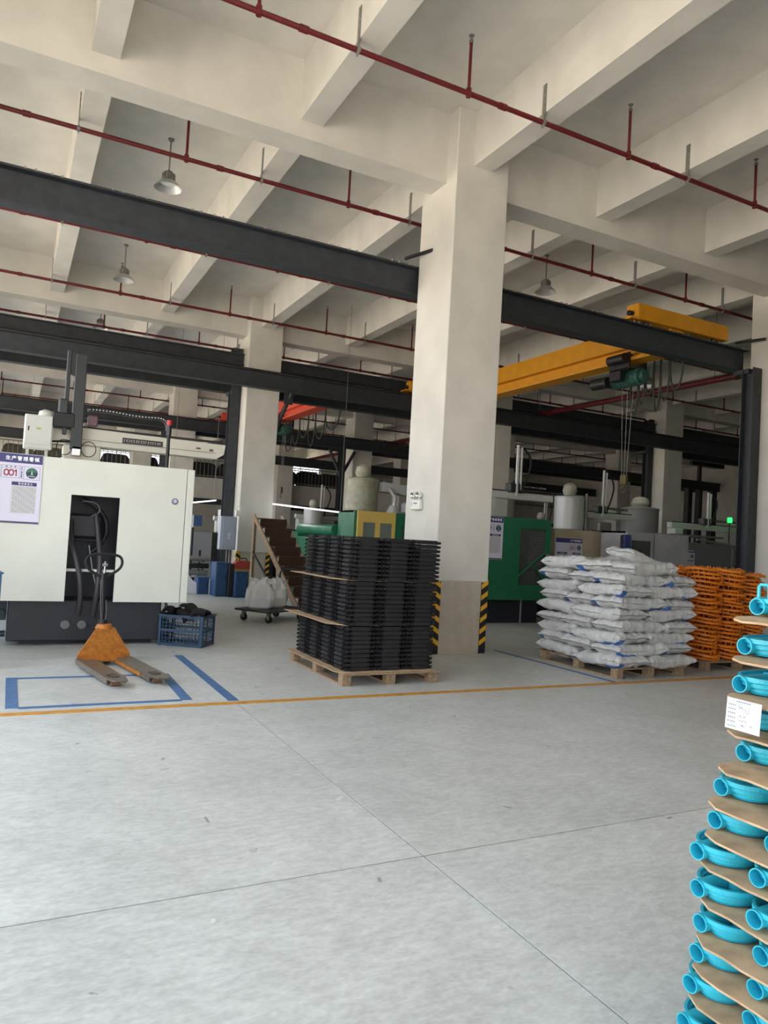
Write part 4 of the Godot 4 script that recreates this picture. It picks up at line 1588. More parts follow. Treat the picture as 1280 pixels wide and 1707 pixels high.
func chain_track(parent: Node, pts: Array, w: float) -> void:
	# energy chain: one link after another along a path
	var mb := MB.new()
	var dots := MB.new()
	for i in pts.size() - 1:
		var a: Vector3 = pts[i]
		var b: Vector3 = pts[i + 1]
		var d := (b - a).normalized()
		var y := Vector3(0, 0, 1).cross(d).normalized()
		var bs := Basis(d, y, Vector3(0, 0, 1))
		mb.cham((a + b) * 0.5, Vector3(a.distance_to(b) * 0.94, w, 0.09), 0.006, bs)
		dots.cham((a + b) * 0.5 + Vector3(0, 0, 0.0455), Vector3(0.02, 0.016, 0.004), 0.001, bs)
	var c := part(parent, "cable_chain", mb, M("chain", rgb(44, 44, 46), 0.5))
	var dd := part(c, "link_pins", dots, M("pins", rgb(214, 212, 206), 0.5))
	dd.set_meta("kind", "stuff")

func main_machine() -> void:
	var t := thing("moulding_machine", "large white injection moulding machine with black base at the left edge", "machine", Vector3(0, 0, 0))
	var z := -10.15
	var cream := worn("cream", rgb(228, 229, 218), 0.38, 0.0, noise_tex(81, 0.008, 0.96, 1.0), 0.5)
	# front cover in panels round the hose opening
	var cov := MB.new()
	for q in [[-0.75, 0.68, 0.58, 2.40], [1.272, 2.12, 0.58, 2.40], [0.68, 1.272, 1.945, 2.40]]:
		cov.span(Vector3(q[0], q[2], z - 0.04), Vector3(q[1], q[3], z))
	part(t, "front_cover", cov, cream)
	var strip := MB.new()
	strip.cham(Vector3(2.178, 1.49, z - 0.02), Vector3(0.095, 1.82, 0.04), 0.006)
	part(t, "edge_strip", strip, cream)
	var hs := MB.new()
	hs.span(Vector3(-0.75, 0.6, z - 0.9), Vector3(-0.70, 2.38, z - 0.04))
	hs.span(Vector3(2.17, 0.6, z - 0.9), Vector3(2.22, 2.38, z - 0.04))
	hs.span(Vector3(-0.75, 2.34, z - 0.9), Vector3(2.22, 2.39, z - 0.04))
	part(t, "cover_return", hs, cream)
	var body := MB.new()
	body.span(Vector3(-0.5, 0.62, z - 0.95), Vector3(2.0, 2.3, z - 4.9))
	part(t, "clamp_housing", body, cream)
	var navy := M("machine_base", rgb(36, 37, 46), 0.5)
	var base := MB.new()
	base.cham(Vector3(0.985, 0.32, z - 2.45), Vector3(1.87, 0.52, 4.6), 0.012)
	base.span(Vector3(0.2, 0.0, z - 0.35), Vector3(1.85, 0.06, z - 4.6))
	part(t, "base", base, navy)
	# what the opening shows
	var back := MB.new()
	back.span(Vector3(0.3, 0.58, z - 0.75), Vector3(1.7, 2.3, z - 0.7))
	back.cham(Vector3(0.9, 1.55, z - 0.5), Vector3(0.42, 0.32, 0.36), 0.03)
	part(t, "tie_plate", back, navy)
	var rg := []
	for k in 17:
		var a := -0.9 + 2.2 * k / 16.0
		rg.append(Vector3(0.72 + cos(a) * 0.46, 1.52 + sin(a) * 0.40, z - 0.42))
	var rmb := MB.new()
	rmb.tube(rg, 0.03, 8)
	part(t, "bent_pipe", rmb, navy)
	var bar := MB.new()
	bar.cyl(Vector3(0.62, 1.37, z - 0.28), Vector3(1.16, 1.36, z - 0.28), 0.016, -1, 8)
	part(t, "cross_bar", bar, black_metal)
	var hm := M("hose", rgb(56, 52, 58), 0.45)
	for pts in [[Vector3(0.72, 1.62, z - 0.3), Vector3(0.735, 1.36, z - 0.2), Vector3(0.80, 1.1, z - 0.06), Vector3(0.855, 0.85, z + 0.0), Vector3(0.875, 0.6, z - 0.02), Vector3(0.87, 0.4, z - 0.12)],
			[Vector3(1.02, 1.72, z - 0.3), Vector3(1.06, 1.4, z - 0.2), Vector3(1.085, 1.1, z - 0.05), Vector3(1.07, 0.8, z + 0.0), Vector3(1.06, 0.6, z - 0.02), Vector3(1.05, 0.38, z - 0.12)]]:
		var sm := []
		for i in pts.size() - 1:
			for s in 4:
				var p0: Vector3 = pts[max(i - 1, 0)]
				var p3: Vector3 = pts[min(i + 2, pts.size() - 1)]
				sm.append((pts[i] as Vector3).cubic_interpolate(pts[i + 1], p0, p3, s / 4.0))
		sm.append(pts[pts.size() - 1])
		var hmb := MB.new()
		hmb.tube(sm, 0.034, 10)
		part(t, "hydraulic_hose", hmb, hm)
	var thin := MB.new()
	var loop := []
	for k in 15:
		var a := 2.0 - 3.2 * k / 14.0
		loop.append(Vector3(0.9 + cos(a) * 0.16, 1.78 + sin(a) * 0.10, z - 0.28))
	thin.tube(loop, 0.008, 6)
	part(t, "thin_cable", thin, M("grey_cable", rgb(120, 122, 124), 0.5))
	thin = MB.new()
	thin.tube([Vector3(0.95, 1.3, z - 0.2), Vector3(1.0, 1.0, z - 0.1), Vector3(1.05, 0.8, z - 0.06)], 0.01, 6)
	part(t, "thin_cable", thin, M("grey_cable", rgb(120, 122, 124), 0.5))
	var ledge := MB.new()
	ledge.cham(Vector3(0.976, 0.975, z - 0.12), Vector3(0.588, 0.035, 0.06), 0.004)
	part(t, "white_ledge", ledge, white_coat)
	for xx in [0.72, 0.92]:
		var c := MB.new()
		c.cyl(Vector3(xx, 0.27, -10.3), Vector3(xx, 0.27, -10.25), 0.055, -1, 16)
		for k in 5:
			var a := TAU * k / 5
			c.cyl(Vector3(xx + cos(a) * 0.035, 0.27 + sin(a) * 0.035, -10.25), Vector3(xx + cos(a) * 0.035, 0.27 + sin(a) * 0.035, -10.232), 0.012, -1, 6)
		part(t, "port_flange", c, M("port_steel", rgb(120, 120, 122), 0.45, 0.6))
	var mot := MB.new()
	mot.cyl(Vector3(1.98, 0.2, -10.7), Vector3(1.98, 0.2, -10.42), 0.13, -1, 18)
	mot.cham(Vector3(1.98, 0.36, -10.55), Vector3(0.14, 0.1, 0.16), 0.01)
	mot.cham(Vector3(1.98, 0.08, -10.55), Vector3(0.2, 0.08, 0.22), 0.01)
	part(t, "pump_motor", mot, black_metal)
	var el := MB.new()
	el.tube([Vector3(1.98, 0.4, -10.5), Vector3(2.02, 0.5, -10.46), Vector3(2.0, 0.6, -10.5)], 0.022, 8)
	part(t, "grey_conduit", el, galv)
	var vb := MB.new()
	vb.span(Vector3(-0.5, 0.3, -10.5), Vector3(0.04, 0.55, -10.9))
	for k in 3:
		vb.cyl(Vector3(-0.3 + k * 0.14, 0.4, -10.5), Vector3(-0.3 + k * 0.14, 0.4, -10.44), 0.04, -1, 10)
	vb.cyl(Vector3(-0.4, 0.14, -10.42), Vector3(0.04, 0.14, -10.42), 0.04, -1, 10)
	part(t, "valve_block", vb, M("blue_iron", rgb(34, 48, 64), 0.5))
	var em := MB.new()
	em.cyl(Vector3(1.98, 1.95, z + 0.001), Vector3(1.98, 1.95, z + 0.004), 0.045, -1, 20)
	var e := part(t, "round_badge", em, M("badge", rgb(112, 112, 150), 0.4), "small round violet badge")
	var em2 := MB.new()
	em2.cyl(Vector3(1.98, 1.955, z + 0.004), Vector3(1.98, 1.955, z + 0.006), 0.026, -1, 14)
	part(e, "badge_mark", em2, M("badge_mark", rgb(206, 206, 220), 0.4))
	board_on(t, Vector3(-0.14, 1.97, z + 0.0), 0.92, 0.86)
	# signal tower
	var st := MB.new()
	st.cyl(Vector3(1.86, 2.38, z - 0.12), Vector3(1.86, 2.85, z - 0.12), 0.024, -1, 10)
	var stp := part(t, "signal_pole", st, black_metal)
	var s1 := MB.new()
	s1.cyl(Vector3(1.86, 2.85, z - 0.12), Vector3(1.86, 2.99, z - 0.12), 0.034, -1, 14)
	part(stp, "dark_lens", s1, M("dark_lens", rgb(30, 30, 34), 0.25))
	var s2 := MB.new()
	s2.cyl(Vector3(1.86, 2.99, z - 0.12), Vector3(1.86, 3.06, z - 0.12), 0.034, -1, 14)
	part(stp, "red_lens", s2, M("red_lens", rgb(196, 40, 46), 0.3))
	# take-out robot on top
	var r := thing("takeout_robot", "cream overhead take-out robot with black vertical arm on the white machine", "robot", Vector3(0, 0, 0))
	var rz := -11.5
	var robo := worn("robot_cream", rgb(222, 218, 204), 0.4, 0.0, noise_tex(82, 0.01, 0.94, 1.0), 0.6)
	var bm := MB.new()
	bm.prism([Vector2(0.25, 2.72), Vector2(2.8, 2.70), Vector2(2.92, 2.78), Vector2(2.94, 2.93), Vector2(0.25, 2.97)], Vector3(0, 0, rz - 0.12), Vector3.RIGHT, Vector3.UP, Vector3(0, 0, 0.24))
	var beam := part(r, "traverse_beam", bm, robo)
	var edge := MB.new()
	edge.span(Vector3(0.3, 2.955, rz + 0.06), Vector3(2.9, 2.985, rz + 0.1))
	edge.span(Vector3(0.8, 2.79, rz + 0.12), Vector3(2.8, 2.795, rz + 0.125))
	part(beam, "guide_rail", edge, black_metal)
	var np := MB.new()
	np.quad(Vector3(1.40, 2.80, rz + 0.128), Vector3(1.98, 2.80, rz + 0.128), Vector3(1.98, 2.88, rz + 0.128), Vector3(1.40, 2.88, rz + 0.128), Vector3(0, 0, 1))
	np.box(Vector3(1.69, 2.84, rz + 0.124), Vector3(0.58, 0.08, 0.004))
	part(beam, "name_plate", np, picture("plate", plate_image(), 0.5), "dark plate with pale lettering")
	var red := MB.new()
	red.box(Vector3(2.72, 2.83, rz + 0.123), Vector3(0.06, 0.035, 0.004))
	red.box(Vector3(2.52, 2.84, rz + 0.123), Vector3(0.07, 0.025, 0.004))
	part(beam, "sticker", red, M("sticker", rgb(120, 84, 70), 0.5))
	var ped := MB.new()
	ped.cham(Vector3(0.86, 2.52, rz), Vector3(0.5, 0.36, 0.4), 0.02)
	ped.prism([Vector2(0.3, 2.34), Vector2(1.15, 2.34), Vector2(1.05, 2.46), Vector2(0.55, 2.46)], Vector3(0, 0, rz + 0.22), Vector3.RIGHT, Vector3.UP, Vector3(0, 0, 0.2))
	part(r, "pedestal", ped, robo)
	var arm := MB.new()
	arm.cham(Vector3(0.76, 3.3, rz + 0.25), Vector3(0.15, 1.36, 0.12), 0.01)
	arm.cham(Vector3(0.6, 3.42, rz + 0.25), Vector3(0.055, 1.2, 0.08), 0.008)
	arm.prism([Vector2(0.57, 3.72), Vector2(0.69, 3.66), Vector2(0.69, 3.98), Vector2(0.575, 4.03)], Vector3(0, 0, rz + 0.2), Vector3.RIGHT, Vector3.UP, Vector3(0, 0, 0.06))
	arm.cham(Vector3(0.565, 3.16, rz + 0.25), Vector3(0.13, 0.32, 0.12), 0.02)
	part(r, "vertical_arm", arm, M("arm_black", rgb(52, 54, 58), 0.4))
	var car := MB.new()
	car.cham(Vector3(0.58, 3.02, rz + 0.22), Vector3(0.3, 0.22, 0.2), 0.02)
	part(r, "carriage", car, black_metal)
	var mo := MB.new()
	mo.lathe(Vector3(0.36, 3.03, rz + 0.1), [Vector2(0, -0.1), Vector2(0.09, -0.1), Vector2(0.11, -0.06), Vector2(0.11, 0.08), Vector2(0.06, 0.12), Vector2(0, 0.12)], 16, Basis(Vector3.FORWARD, 0.2))
	part(r, "servo_motor", mo, robo)
	var wr := MB.new()
	wr.cham(Vector3(0.77, 2.6, rz + 0.26), Vector3(0.12, 0.14, 0.1), 0.01)
	wr.cyl(Vector3(0.77, 2.66, rz + 0.26), Vector3(0.77, 2.76, rz + 0.26), 0.05, -1, 12)
	part(r, "wrist", wr, chrome)
	for s in [-1.0, 1.0]:
		var lp := []
		for k in 16:
			var a := TAU * k / 15.0
			lp.append(Vector3(0.77 + s * (0.16 + cos(a) * 0.1), 2.64 + sin(a) * 0.11, rz + 0.3))
		var lm := MB.new()
		lm.tube(lp, 0.006, 5)
		part(r, "air_hose", lm, rubber)
	var mess := MB.new()
	mess.tube([Vector3(0.3, 2.78, rz + 0.2), Vector3(0.4, 2.7, rz + 0.26), Vector3(0.55, 2.72, rz + 0.24), Vector3(0.7, 2.74, rz + 0.2)], 0.018, 6)
	mess.tube([Vector3(0.34, 2.62, rz + 0.26), Vector3(0.45, 2.56, rz + 0.28), Vector3(0.52, 2.6, rz + 0.28), Vector3(0.6, 2.5, rz + 0.28)], 0.007, 6)
	part(r, "cable_bundle", mess, rubber)
	var cp := []
	for k in 22:
		cp.append(Vector3(0.9 + k * 0.046, 3.23 + 0.012 * sin(k * 0.3), rz + 0.1))
	for k in 8:
		var a := PI / 2 - PI * 0.62 * k / 7.0
		cp.append(Vector3(1.91 + cos(a) * 0.13, 3.1 + sin(a) * 0.13, rz + 0.1))
	chain_track(r, cp, 0.05)
	var gr := MB.new()
	gr.cham(Vector3(0.97, 3.06, rz + 0.18), Vector3(0.14, 0.16, 0.12), 0.02)
	part(r, "valve_island", gr, M("mauve", rgb(110, 84, 92), 0.5))
	# control cabinet
	var cb := thing("control_cabinet", "pale grey metal control cabinet above the production board", "cabinet", Vector3(0.27, 2.58, -11.3))
	var cm := MB.new()
	cm.cham(Vector3(0, 0.235, 0), Vector3(0.36, 0.47, 0.22), 0.012)
	part(cb, "case", cm, white_coat)
	var dm := MB.new()
	dm.cham(Vector3(0, 0.26, 0.115), Vector3(0.33, 0.40, 0.012), 0.004)
	var dr := part(cb, "door", dm, white_coat)
	var hd := MB.new()
	hd.cham(Vector3(-0.125, 0.27, 0.126), Vector3(0.016, 0.06, 0.012), 0.003)
	part(dr, "handle", hd, black_metal)
	var lb := MB.new()
	lb.box(Vector3(-0.0, 0.28, 0.122), Vector3(0.06, 0.03, 0.002))
	part(dr, "warning_label", lb, M("warn", rgb(206, 196, 120), 0.5))
	var lg := MB.new()
	for s in [-0.12, 0.12]:
		lg.span(Vector3(s - 0.02, -0.2, -0.06), Vector3(s + 0.02, 0.0, -0.02))
	part(cb, "leg", lg, robo)
	# pale wrapped hoses beside the wrist
	crate("blue lattice crate at the left edge of the picture", Vector3(-0.36, 0.62, -8.9), 0.12, 0.6, 0.4, 0.4, rgb(30, 96, 140))
	var bench := thing("steel_bench", "black steel bench under the blue crate at the left edge", "bench", Vector3(-0.42, 0, -8.9), 0.12)
	var bt := MB.new()
	bt.cham(Vector3(0, 0.605, 0), Vector3(0.74, 0.03, 0.5), 0.004)
	part(bench, "bench_top", bt, black_metal)
	for sx in [-1.0, 1.0]:
		for sz in [-1.0, 1.0]:
			var lgm := MB.new()
			lgm.cham(Vector3(sx * 0.34, 0.295, sz * 0.22), Vector3(0.04, 0.59, 0.04), 0.004)
			part(bench, "leg", lgm, black_metal)

func robot(label: String, at: Vector3, length: float, arm_h: float, dark: Color) -> void:
	var r := thing("takeout_robot", label, "robot", at)
	var pale := M("robot_pale", rgb(200, 200, 196), 0.45)
	var dk := M("robot_dark%s" % dark.to_html(), dark, 0.45)
	var b := MB.new()
	b.cham(Vector3(length * 0.5, 0.5, 0), Vector3(length, 0.16, 0.18), 0.02)
	var bm := part(r, "traverse_beam", b, pale)
	var g := MB.new()
	g.span(Vector3(0.05, 0.58, -0.02), Vector3(length - 0.05, 0.61, 0.03))
	part(bm, "guide_rail", g, dk)
	var p := MB.new()
	p.cham(Vector3(0.25, 0.21, 0), Vector3(0.34, 0.42, 0.3), 0.02)
	part(r, "pedestal", p, pale)
	var a := MB.new()
	a.cham(Vector3(length * 0.45, 0.6 + arm_h * 0.4, 0.18), Vector3(0.06, arm_h, 0.06), 0.01)
	a.cham(Vector3(length * 0.45 + 0.1, 0.7 + arm_h * 0.35, 0.18), Vector3(0.035, arm_h * 0.85, 0.05), 0.01)
	part(r, "vertical_arm", a, pale)
	var c := MB.new()
	c.cham(Vector3(length * 0.45, 0.66, 0.1), Vector3(0.36, 0.2, 0.2), 0.02)
	part(r, "carriage", c, dk)
	var pts := []
	for k in 14:
		var s := k / 13.0
		pts.append(Vector3(length * 0.45 + 0.12 + 0.22 * sin(PI * s), 0.62 + arm_h * (0.82 * (1 - s)) + 0.14 * sin(PI * s), 0.2))
	var h := MB.new()
	h.tube(pts, 0.022, 6)
	part(r, "hose_loop", h, rubber)
	var cp := []
	for k in 16:
		cp.append(Vector3(length * 0.5 + k * length * 0.028, 0.72, -0.02))
	chain_track(r, cp, 0.05)

func hopper(parent: Node, c: Vector3, r: float, h: float, mat: Material) -> void:
	var mb := MB.new()
	mb.lathe(c, [Vector2(0.0, 0.0), Vector2(r * 0.94, 0.0), Vector2(r, 0.05), Vector2(r, h * 0.92), Vector2(r * 1.04, h * 0.93), Vector2(r * 1.04, h * 0.96), Vector2(r * 0.85, h), Vector2(0.0, h * 1.02)], 26)
	var d := part(parent, "drying_drum", mb, mat)
	var tp := MB.new()
	tp.lathe(c + Vector3(0, h, 0), [Vector2(r * 0.35, 0.0), Vector2(r * 0.5, 0.12), Vector2(r * 0.42, 0.26), Vector2(r * 0.2, 0.32), Vector2(0, 0.32)], 16)
	part(d, "loader_head", tp, M("loader", rgb(170, 168, 150), 0.4))

func cover_machine(called: String, label: String, x0: float, x1: float, zf: float, y0: float, y1: float, depth: float, coat: Material, win: Array, glass: Material) -> Node3D:
	# housing with a window opening in its front: win = [x0, x1, y0, y1]
	var t := thing(called, label, "machine", Vector3.ZERO)
	var mb := MB.new()
	var th := 0.05
	mb.span(Vector3(x0, y0, zf), Vector3(win[0], y1, zf - th))
	mb.span(Vector3(win[1], y0, zf), Vector3(x1, y1, zf - th))
	mb.span(Vector3(win[0], y0, zf), Vector3(win[1], win[2], zf - th))
	mb.span(Vector3(win[0], win[3], zf), Vector3(win[1], y1, zf - th))
	part(t, "front_panel", mb, coat)
	var sd := MB.new()
	sd.span(Vector3(x0, y0, zf - th), Vector3(x0 + 0.04, y1, zf - depth))
	sd.span(Vector3(x1 - 0.04, y0, zf - th), Vector3(x1, y1, zf - depth))
	sd.span(Vector3(x0, y1 - 0.04, zf - th), Vector3(x1, y1, zf - depth))
	sd.span(Vector3(x0 + 0.04, y0, zf - depth), Vector3(x1 - 0.04, y1 - 0.04, zf - depth + 0.04))
	part(t, "housing", sd, coat)
	var fr := MB.new()
	for q in [[win[0], win[1], win[2], win[2] + 0.03], [win[0], win[1], win[3] - 0.03, win[3]], [win[0], win[0] + 0.03, win[2], win[3]], [win[1] - 0.03, win[1], win[2], win[3]]]:
		fr.span(Vector3(q[0], q[2], zf + 0.008), Vector3(q[1], q[3], zf - 0.03))
	var wf := part(t, "window_frame", fr, coat)
	var gl := MB.new()
	gl.span(Vector3(win[0] + 0.02, win[2] + 0.02, zf - 0.022), Vector3(win[1] - 0.02, win[3] - 0.02, zf - 0.028))
	part(wf, "pane", gl, glass)
	var inner := MB.new()
	inner.span(Vector3(x0 + 0.2, y0 + 0.05, zf - 0.2), Vector3(x1 - 0.2, y0 + 0.6, zf - depth + 0.1))
	for q in [0.25, 0.75]:
		inner.cyl(Vector3(lerpf(x0, x1, q), y0 + 0.9, zf - 0.2), Vector3(lerpf(x0, x1, q), y0 + 0.9, zf - depth + 0.1), 0.06, -1, 10)
	inner.cham(Vector3((x0 + x1) / 2, (y0 + y1) / 2, zf - minf(0.9, depth * 0.6)), Vector3((x1 - x0) * 0.55, (y1 - y0) * 0.6, 0.25), 0.02)
	part(t, "mould_platen", inner, black_metal)
	var bs := MB.new()
	bs.span(Vector3(x0 + 0.08, 0.0, zf - 0.25), Vector3(x1 - 0.08, y0, zf - depth + 0.1))
	part(t, "base", bs, M("machine_base", rgb(36, 37, 46), 0.5))
	return t

func machines() -> void:
	var green := worn("green_coat", rgb(36, 120, 84), 0.45, 0.0, noise_tex(91, 0.01, 0.85, 1.0), 0.6)
	var beige := worn("beige_coat", rgb(196, 182, 154), 0.5, 0.0, noise_tex(92, 0.01, 0.88, 1.0), 0.6)
	var grey := worn("grey_coat", rgb(182, 182, 184), 0.45, 0.0, noise_tex(93, 0.01, 0.9, 1.0), 0.6)
	var yel := M("safety_yellow", rgb(226, 190, 100), 0.5)
	var glass := M("smoke_pane", Color(0.35, 0.37, 0.36, 0.55), 0.1)
	glass.transparency = BaseMaterial3D.TRANSPARENCY_ALPHA
	var drum := worn("drum", rgb(176, 172, 148), 0.45, 0.0, noise_tex(94, 0.02, 0.8, 1.0), 1.0)
	var drum2 := M("drum_grey", rgb(188, 188, 188), 0.4, 0.2)
	# green machine behind the big column
	var g := cover_machine("moulding_machine", "green machine housing with a tall window, right behind the big column", 8.2, 10.22, -12.2, 0.5, 2.2, 3.6, green, [9.38, 10.12, 0.78, 2.02], glass)
	var mesh := MB.new()
	mesh.tube([Vector3(9.40, 1.0, -12.19), Vector3(10.08, 1.52, -12.19)], 0.025, 6)
	mesh.tube([Vector3(9.78, 1.28, -12.19), Vector3(10.05, 0.95, -12.19)], 0.018, 6)
	part(g, "diagonal_brace", mesh, green)
	var grid := MB.new()
	for k in 14:
		grid.box(Vector3(9.66 + k * 0.03, 1.55, -12.21), Vector3(0.004, 0.8, 0.004))
		grid.box(Vector3(9.86, 1.2 + k * 0.055, -12.21), Vector3(0.4, 0.004, 0.004))
	var gm := part(g, "wire_mesh", grid, galv)
	gm.set_meta("kind", "stuff")
	var lk := MB.new()
	lk.cham(Vector3(10.15, 1.42, -12.17), Vector3(0.1, 0.14, 0.05), 0.01)
	lk.cham(Vector3(10.14, 1.15, -12.17), Vector3(0.08, 0.22, 0.05), 0.01)
	part(g, "door_lock", lk, galv)
	board_on(g, Vector3(8.5, 1.75, -12.2), 0.92, 0.86)
	var lgm := MB.new()
	lgm.cyl(Vector3(9.55, 0.0, -12.25), Vector3(9.55, 0.5, -12.25), 0.02, -1, 8)
	part(g, "leg", lgm, galv)
	robot("slim pale take-out robot on top of the green machine behind the big column", Vector3(8.75, 2.2, -12.9), 2.0, 1.1, rgb(40, 42, 46))
	# beige machine
	var b := cover_machine("moulding_machine", "beige machine housing with a lilac board, behind the white sacks", 11.0, 13.05, -13.0, 0.5, 2.06, 4.0, beige, [11.85, 12.25, 0.9, 1.26], M("dark_hole", rgb(30, 26, 26), 0.8))
	board_on(b, Vector3(11.42, 1.46, -13.0), 0.78, 0.80)
	hopper(b, Vector3(12.25, 2.06, -14.0), 0.36, 0.86, drum2)
	var pp := MB.new()
	pp.cham(Vector3(12.95, 2.2, -13.6), Vector3(0.45, 0.24, 0.3), 0.04)
	pp.cyl(Vector3(12.62, 2.06, -13.8), Vector3(12.62, 3.0, -13.8), 0.04, -1, 10)
	part(b, "dryer_blower", pp, galv)
	robot("pale take-out robot over the beige machine", Vector3(13.1, 2.06, -15.0), 2.3, 1.25, rgb(34, 34, 36))
	# grey-white machine
	var w := cover_machine("moulding_machine", "pale grey machine housing with a dark window, behind the sacks and orange pile", 12.2, 14.15, -12.0, 0.45, 2.08, 0.8, grey, [12.3, 12.98, 0.95, 1.92], glass)
	var sl := MB.new()
	sl.span(Vector3(13.02, 0.5, -11.995), Vector3(13.03, 2.06, -11.99))
	part(w, "door_gap", sl, black_metal)
	var bp := thing("blue_screen", "dark blue screen between the beige and the pale grey machine", "screen", Vector3(12.08, 0, -11.9))
	var bpm := MB.new()
	bpm.cham(Vector3(0, 1.0, 0), Vector3(0.2, 2.0, 0.1), 0.01)
	part(bp, "panel_face", bpm, M("panel_blue", rgb(52, 70, 124), 0.5))
	var bpf := MB.new()
	bpf.cham(Vector3(0, 0.02, 0), Vector3(0.3, 0.04, 0.3), 0.006)
	part(bp, "foot", bpf, black_metal)
	var chn := MB.new()
	for k in 9:
		chn.ring(Vector3(11.94, 1.95 - k * 0.07, -11.93), Vector3(11.94 + 0.01, 1.95 - k * 0.07, -11.91), 0.035, 0.022, 10)
	single("lifting_chain", chn, M("rust_chain", rgb(96, 70, 40), 0.6, 0.3), "rusty lifting chain hanging by the blue panel", "chain")
	# far right machine with rails and a green signal light
	var f := cover_machine("moulding_machine", "grey machine with rails on top, left of the dark post", 14.3, 16.6, -12.6, 0.45, 1.95, 3.0, M("far_grey", rgb(120, 120, 124), 0.5), [15.2, 15.9, 0.7, 1.2], M("dark_hole", rgb(30, 26, 26), 0.8))
	board_on(f, Vector3(14.72, 1.45, -12.6), 0.7, 0.66)
	var ra := MB.new()
	ra.tube([Vector3(14.9, 2.02, -12.4), Vector3(15.8, 1.95, -12.2), Vector3(15.95, 1.85, -12.2), Vector3(15.95, 0.9, -12.2)], 0.03, 8)
	ra.cham(Vector3(15.5, 2.12, -12.9), Vector3(1.9, 0.05, 0.08), 0.01)
	ra.cham(Vector3(15.5, 2.12, -13.3), Vector3(1.9, 0.05, 0.08), 0.01)
	part(f, "pipe_rail", ra, galv)
	robot("grey take-out robot beside the green signal light", Vector3(16.4, 1.95, -14.6), 3.0, 1.0, rgb(60, 60, 62))
	var sg := thing("signal_light", "small glowing green signal light on a thin pole, left of the dark post", "light", Vector3(17.35, 1.95, -13.4))
	var sp := MB.new()
	sp.cyl(Vector3(0, -1.95, 0), Vector3(0, 0.62, 0), 0.018, -1, 8)
	part(sg, "pole", sp, black_metal)
	var gl := M("green_glow", rgb(40, 220, 90), 0.3)
	gl.emission_enabled = true
	gl.emission = Color(0.1, 1.0, 0.35)
	gl.emission_energy_multiplier = 0.9
	var sm := MB.new()
	sm.cyl(Vector3(0, 0.62, 0), Vector3(0, 0.76, 0), 0.06, -1, 14)
	part(sg, "green_lens", sm, gl)
	var om := OmniLight3D.new()
	om.name = "green_glow"
	sg.add_child(om)
	om.position = Vector3(0, 0.69, 0.1)
	om.light_color = Color(0.15, 1, 0.4)
	om.light_energy = 0.08
	om.light_size = 0.06
	om.omni_range = 40
	om.shadow_enabled = true
	var tk := thing("storage_drum", "grey cylindrical drum standing high behind the pale grey machine", "drum", Vector3(17.05, 2.2, -16.3))
	hopper(tk, Vector3.ZERO, 0.55, 0.8, M("drum_dark", rgb(128, 126, 124), 0.5))
	var tks := MB.new()
	for sx in [-0.35, 0.35]:
		for sz in [-0.35, 0.35]:
			tks.span(Vector3(sx - 0.04, -2.2, sz - 0.04), Vector3(sx + 0.04, 0.0, sz + 0.04))
	part(tk, "stand", tks, black_metal)
	# green and yellow machine between the stack and the column
	var y := cover_machine("moulding_machine", "green and yellow machine housing behind the black tile stack", 6.72, 8.1, -14.6, 0.5, 2.2, 0.7, green, [7.9, 8.06, 0.9, 1.95], glass)
	var yd := MB.new()
	for q in [[6.78, 7.72, 1.95, 2.2], [6.78, 6.92, 0.7, 1.95], [7.22, 7.34, 0.7, 1.95], [7.64, 7.72, 0.7, 1.95], [6.78, 7.72, 0.5, 0.7]]:
		yd.span(Vector3(q[0], q[2], -14.54), Vector3(q[1], q[3], -14.59))
	var yp := part(y, "yellow_door", yd, yel, "yellow sliding door with two windows")
	for q in [[6.92, 7.22], [7.34, 7.64]]:
		var pn := MB.new()
		pn.span(Vector3(q[0], 0.7, -14.565), Vector3(q[1], 1.95, -14.575))
		part(yp, "pane", pn, M("grey_pane", rgb(120, 124, 122), 0.15))
	var bed := MB.new()
	bed.cham(Vector3(7.4, 1.05, -17.2), Vector3(1.3, 1.0, 3.8), 0.02)
	bed.cham(Vector3(7.4, 1.87, -15.75), Vector3(0.8, 0.66, 0.8), 0.02)
	bed.span(Vector3(6.9, 0.0, -15.6), Vector3(7.9, 0.56, -19.0))
	bed.cyl(Vector3(7.0, 1.75, -16.2), Vector3(7.0, 1.75, -18.6), 0.14, -1, 12)
	bed.cyl(Vector3(7.7, 1.75, -16.2), Vector3(7.7, 1.75, -18.6), 0.14, -1, 12)
	part(y, "machine_bed", bed, green)
	hopper(y, Vector3(7.4, 2.2, -15.72), 0.38, 0.82, drum)
	var hp := MB.new()
	hp.prism([Vector2(7.75, 2.72), Vector2(8.5, 2.66), Vector2(8.5, 2.9), Vector2(7.75, 2.94)], Vector3(0, 0, -15.3), Vector3.RIGHT, Vector3.UP, Vector3(0, 0, -0.3))
	hp.tube([Vector3(7.85, 2.8, -15.2), Vector3(8.02, 2.6, -15.2), Vector3(8.0, 2.35, -15.2)], 0.05, 8)
	hp.lathe(Vector3(7.98, 2.2, -15.2), [Vector2(0.18, 0.0), Vector2(0.08, 0.2), Vector2(0.0, 0.2)], 12)
	hp.cham(Vector3(8.4, 2.36, -15.2), Vector3(0.3, 0.3, 0.3), 0.05)
	part(y, "feed_unit", hp, drum2)
	# farther machines beyond the second row of columns
	var k := 0
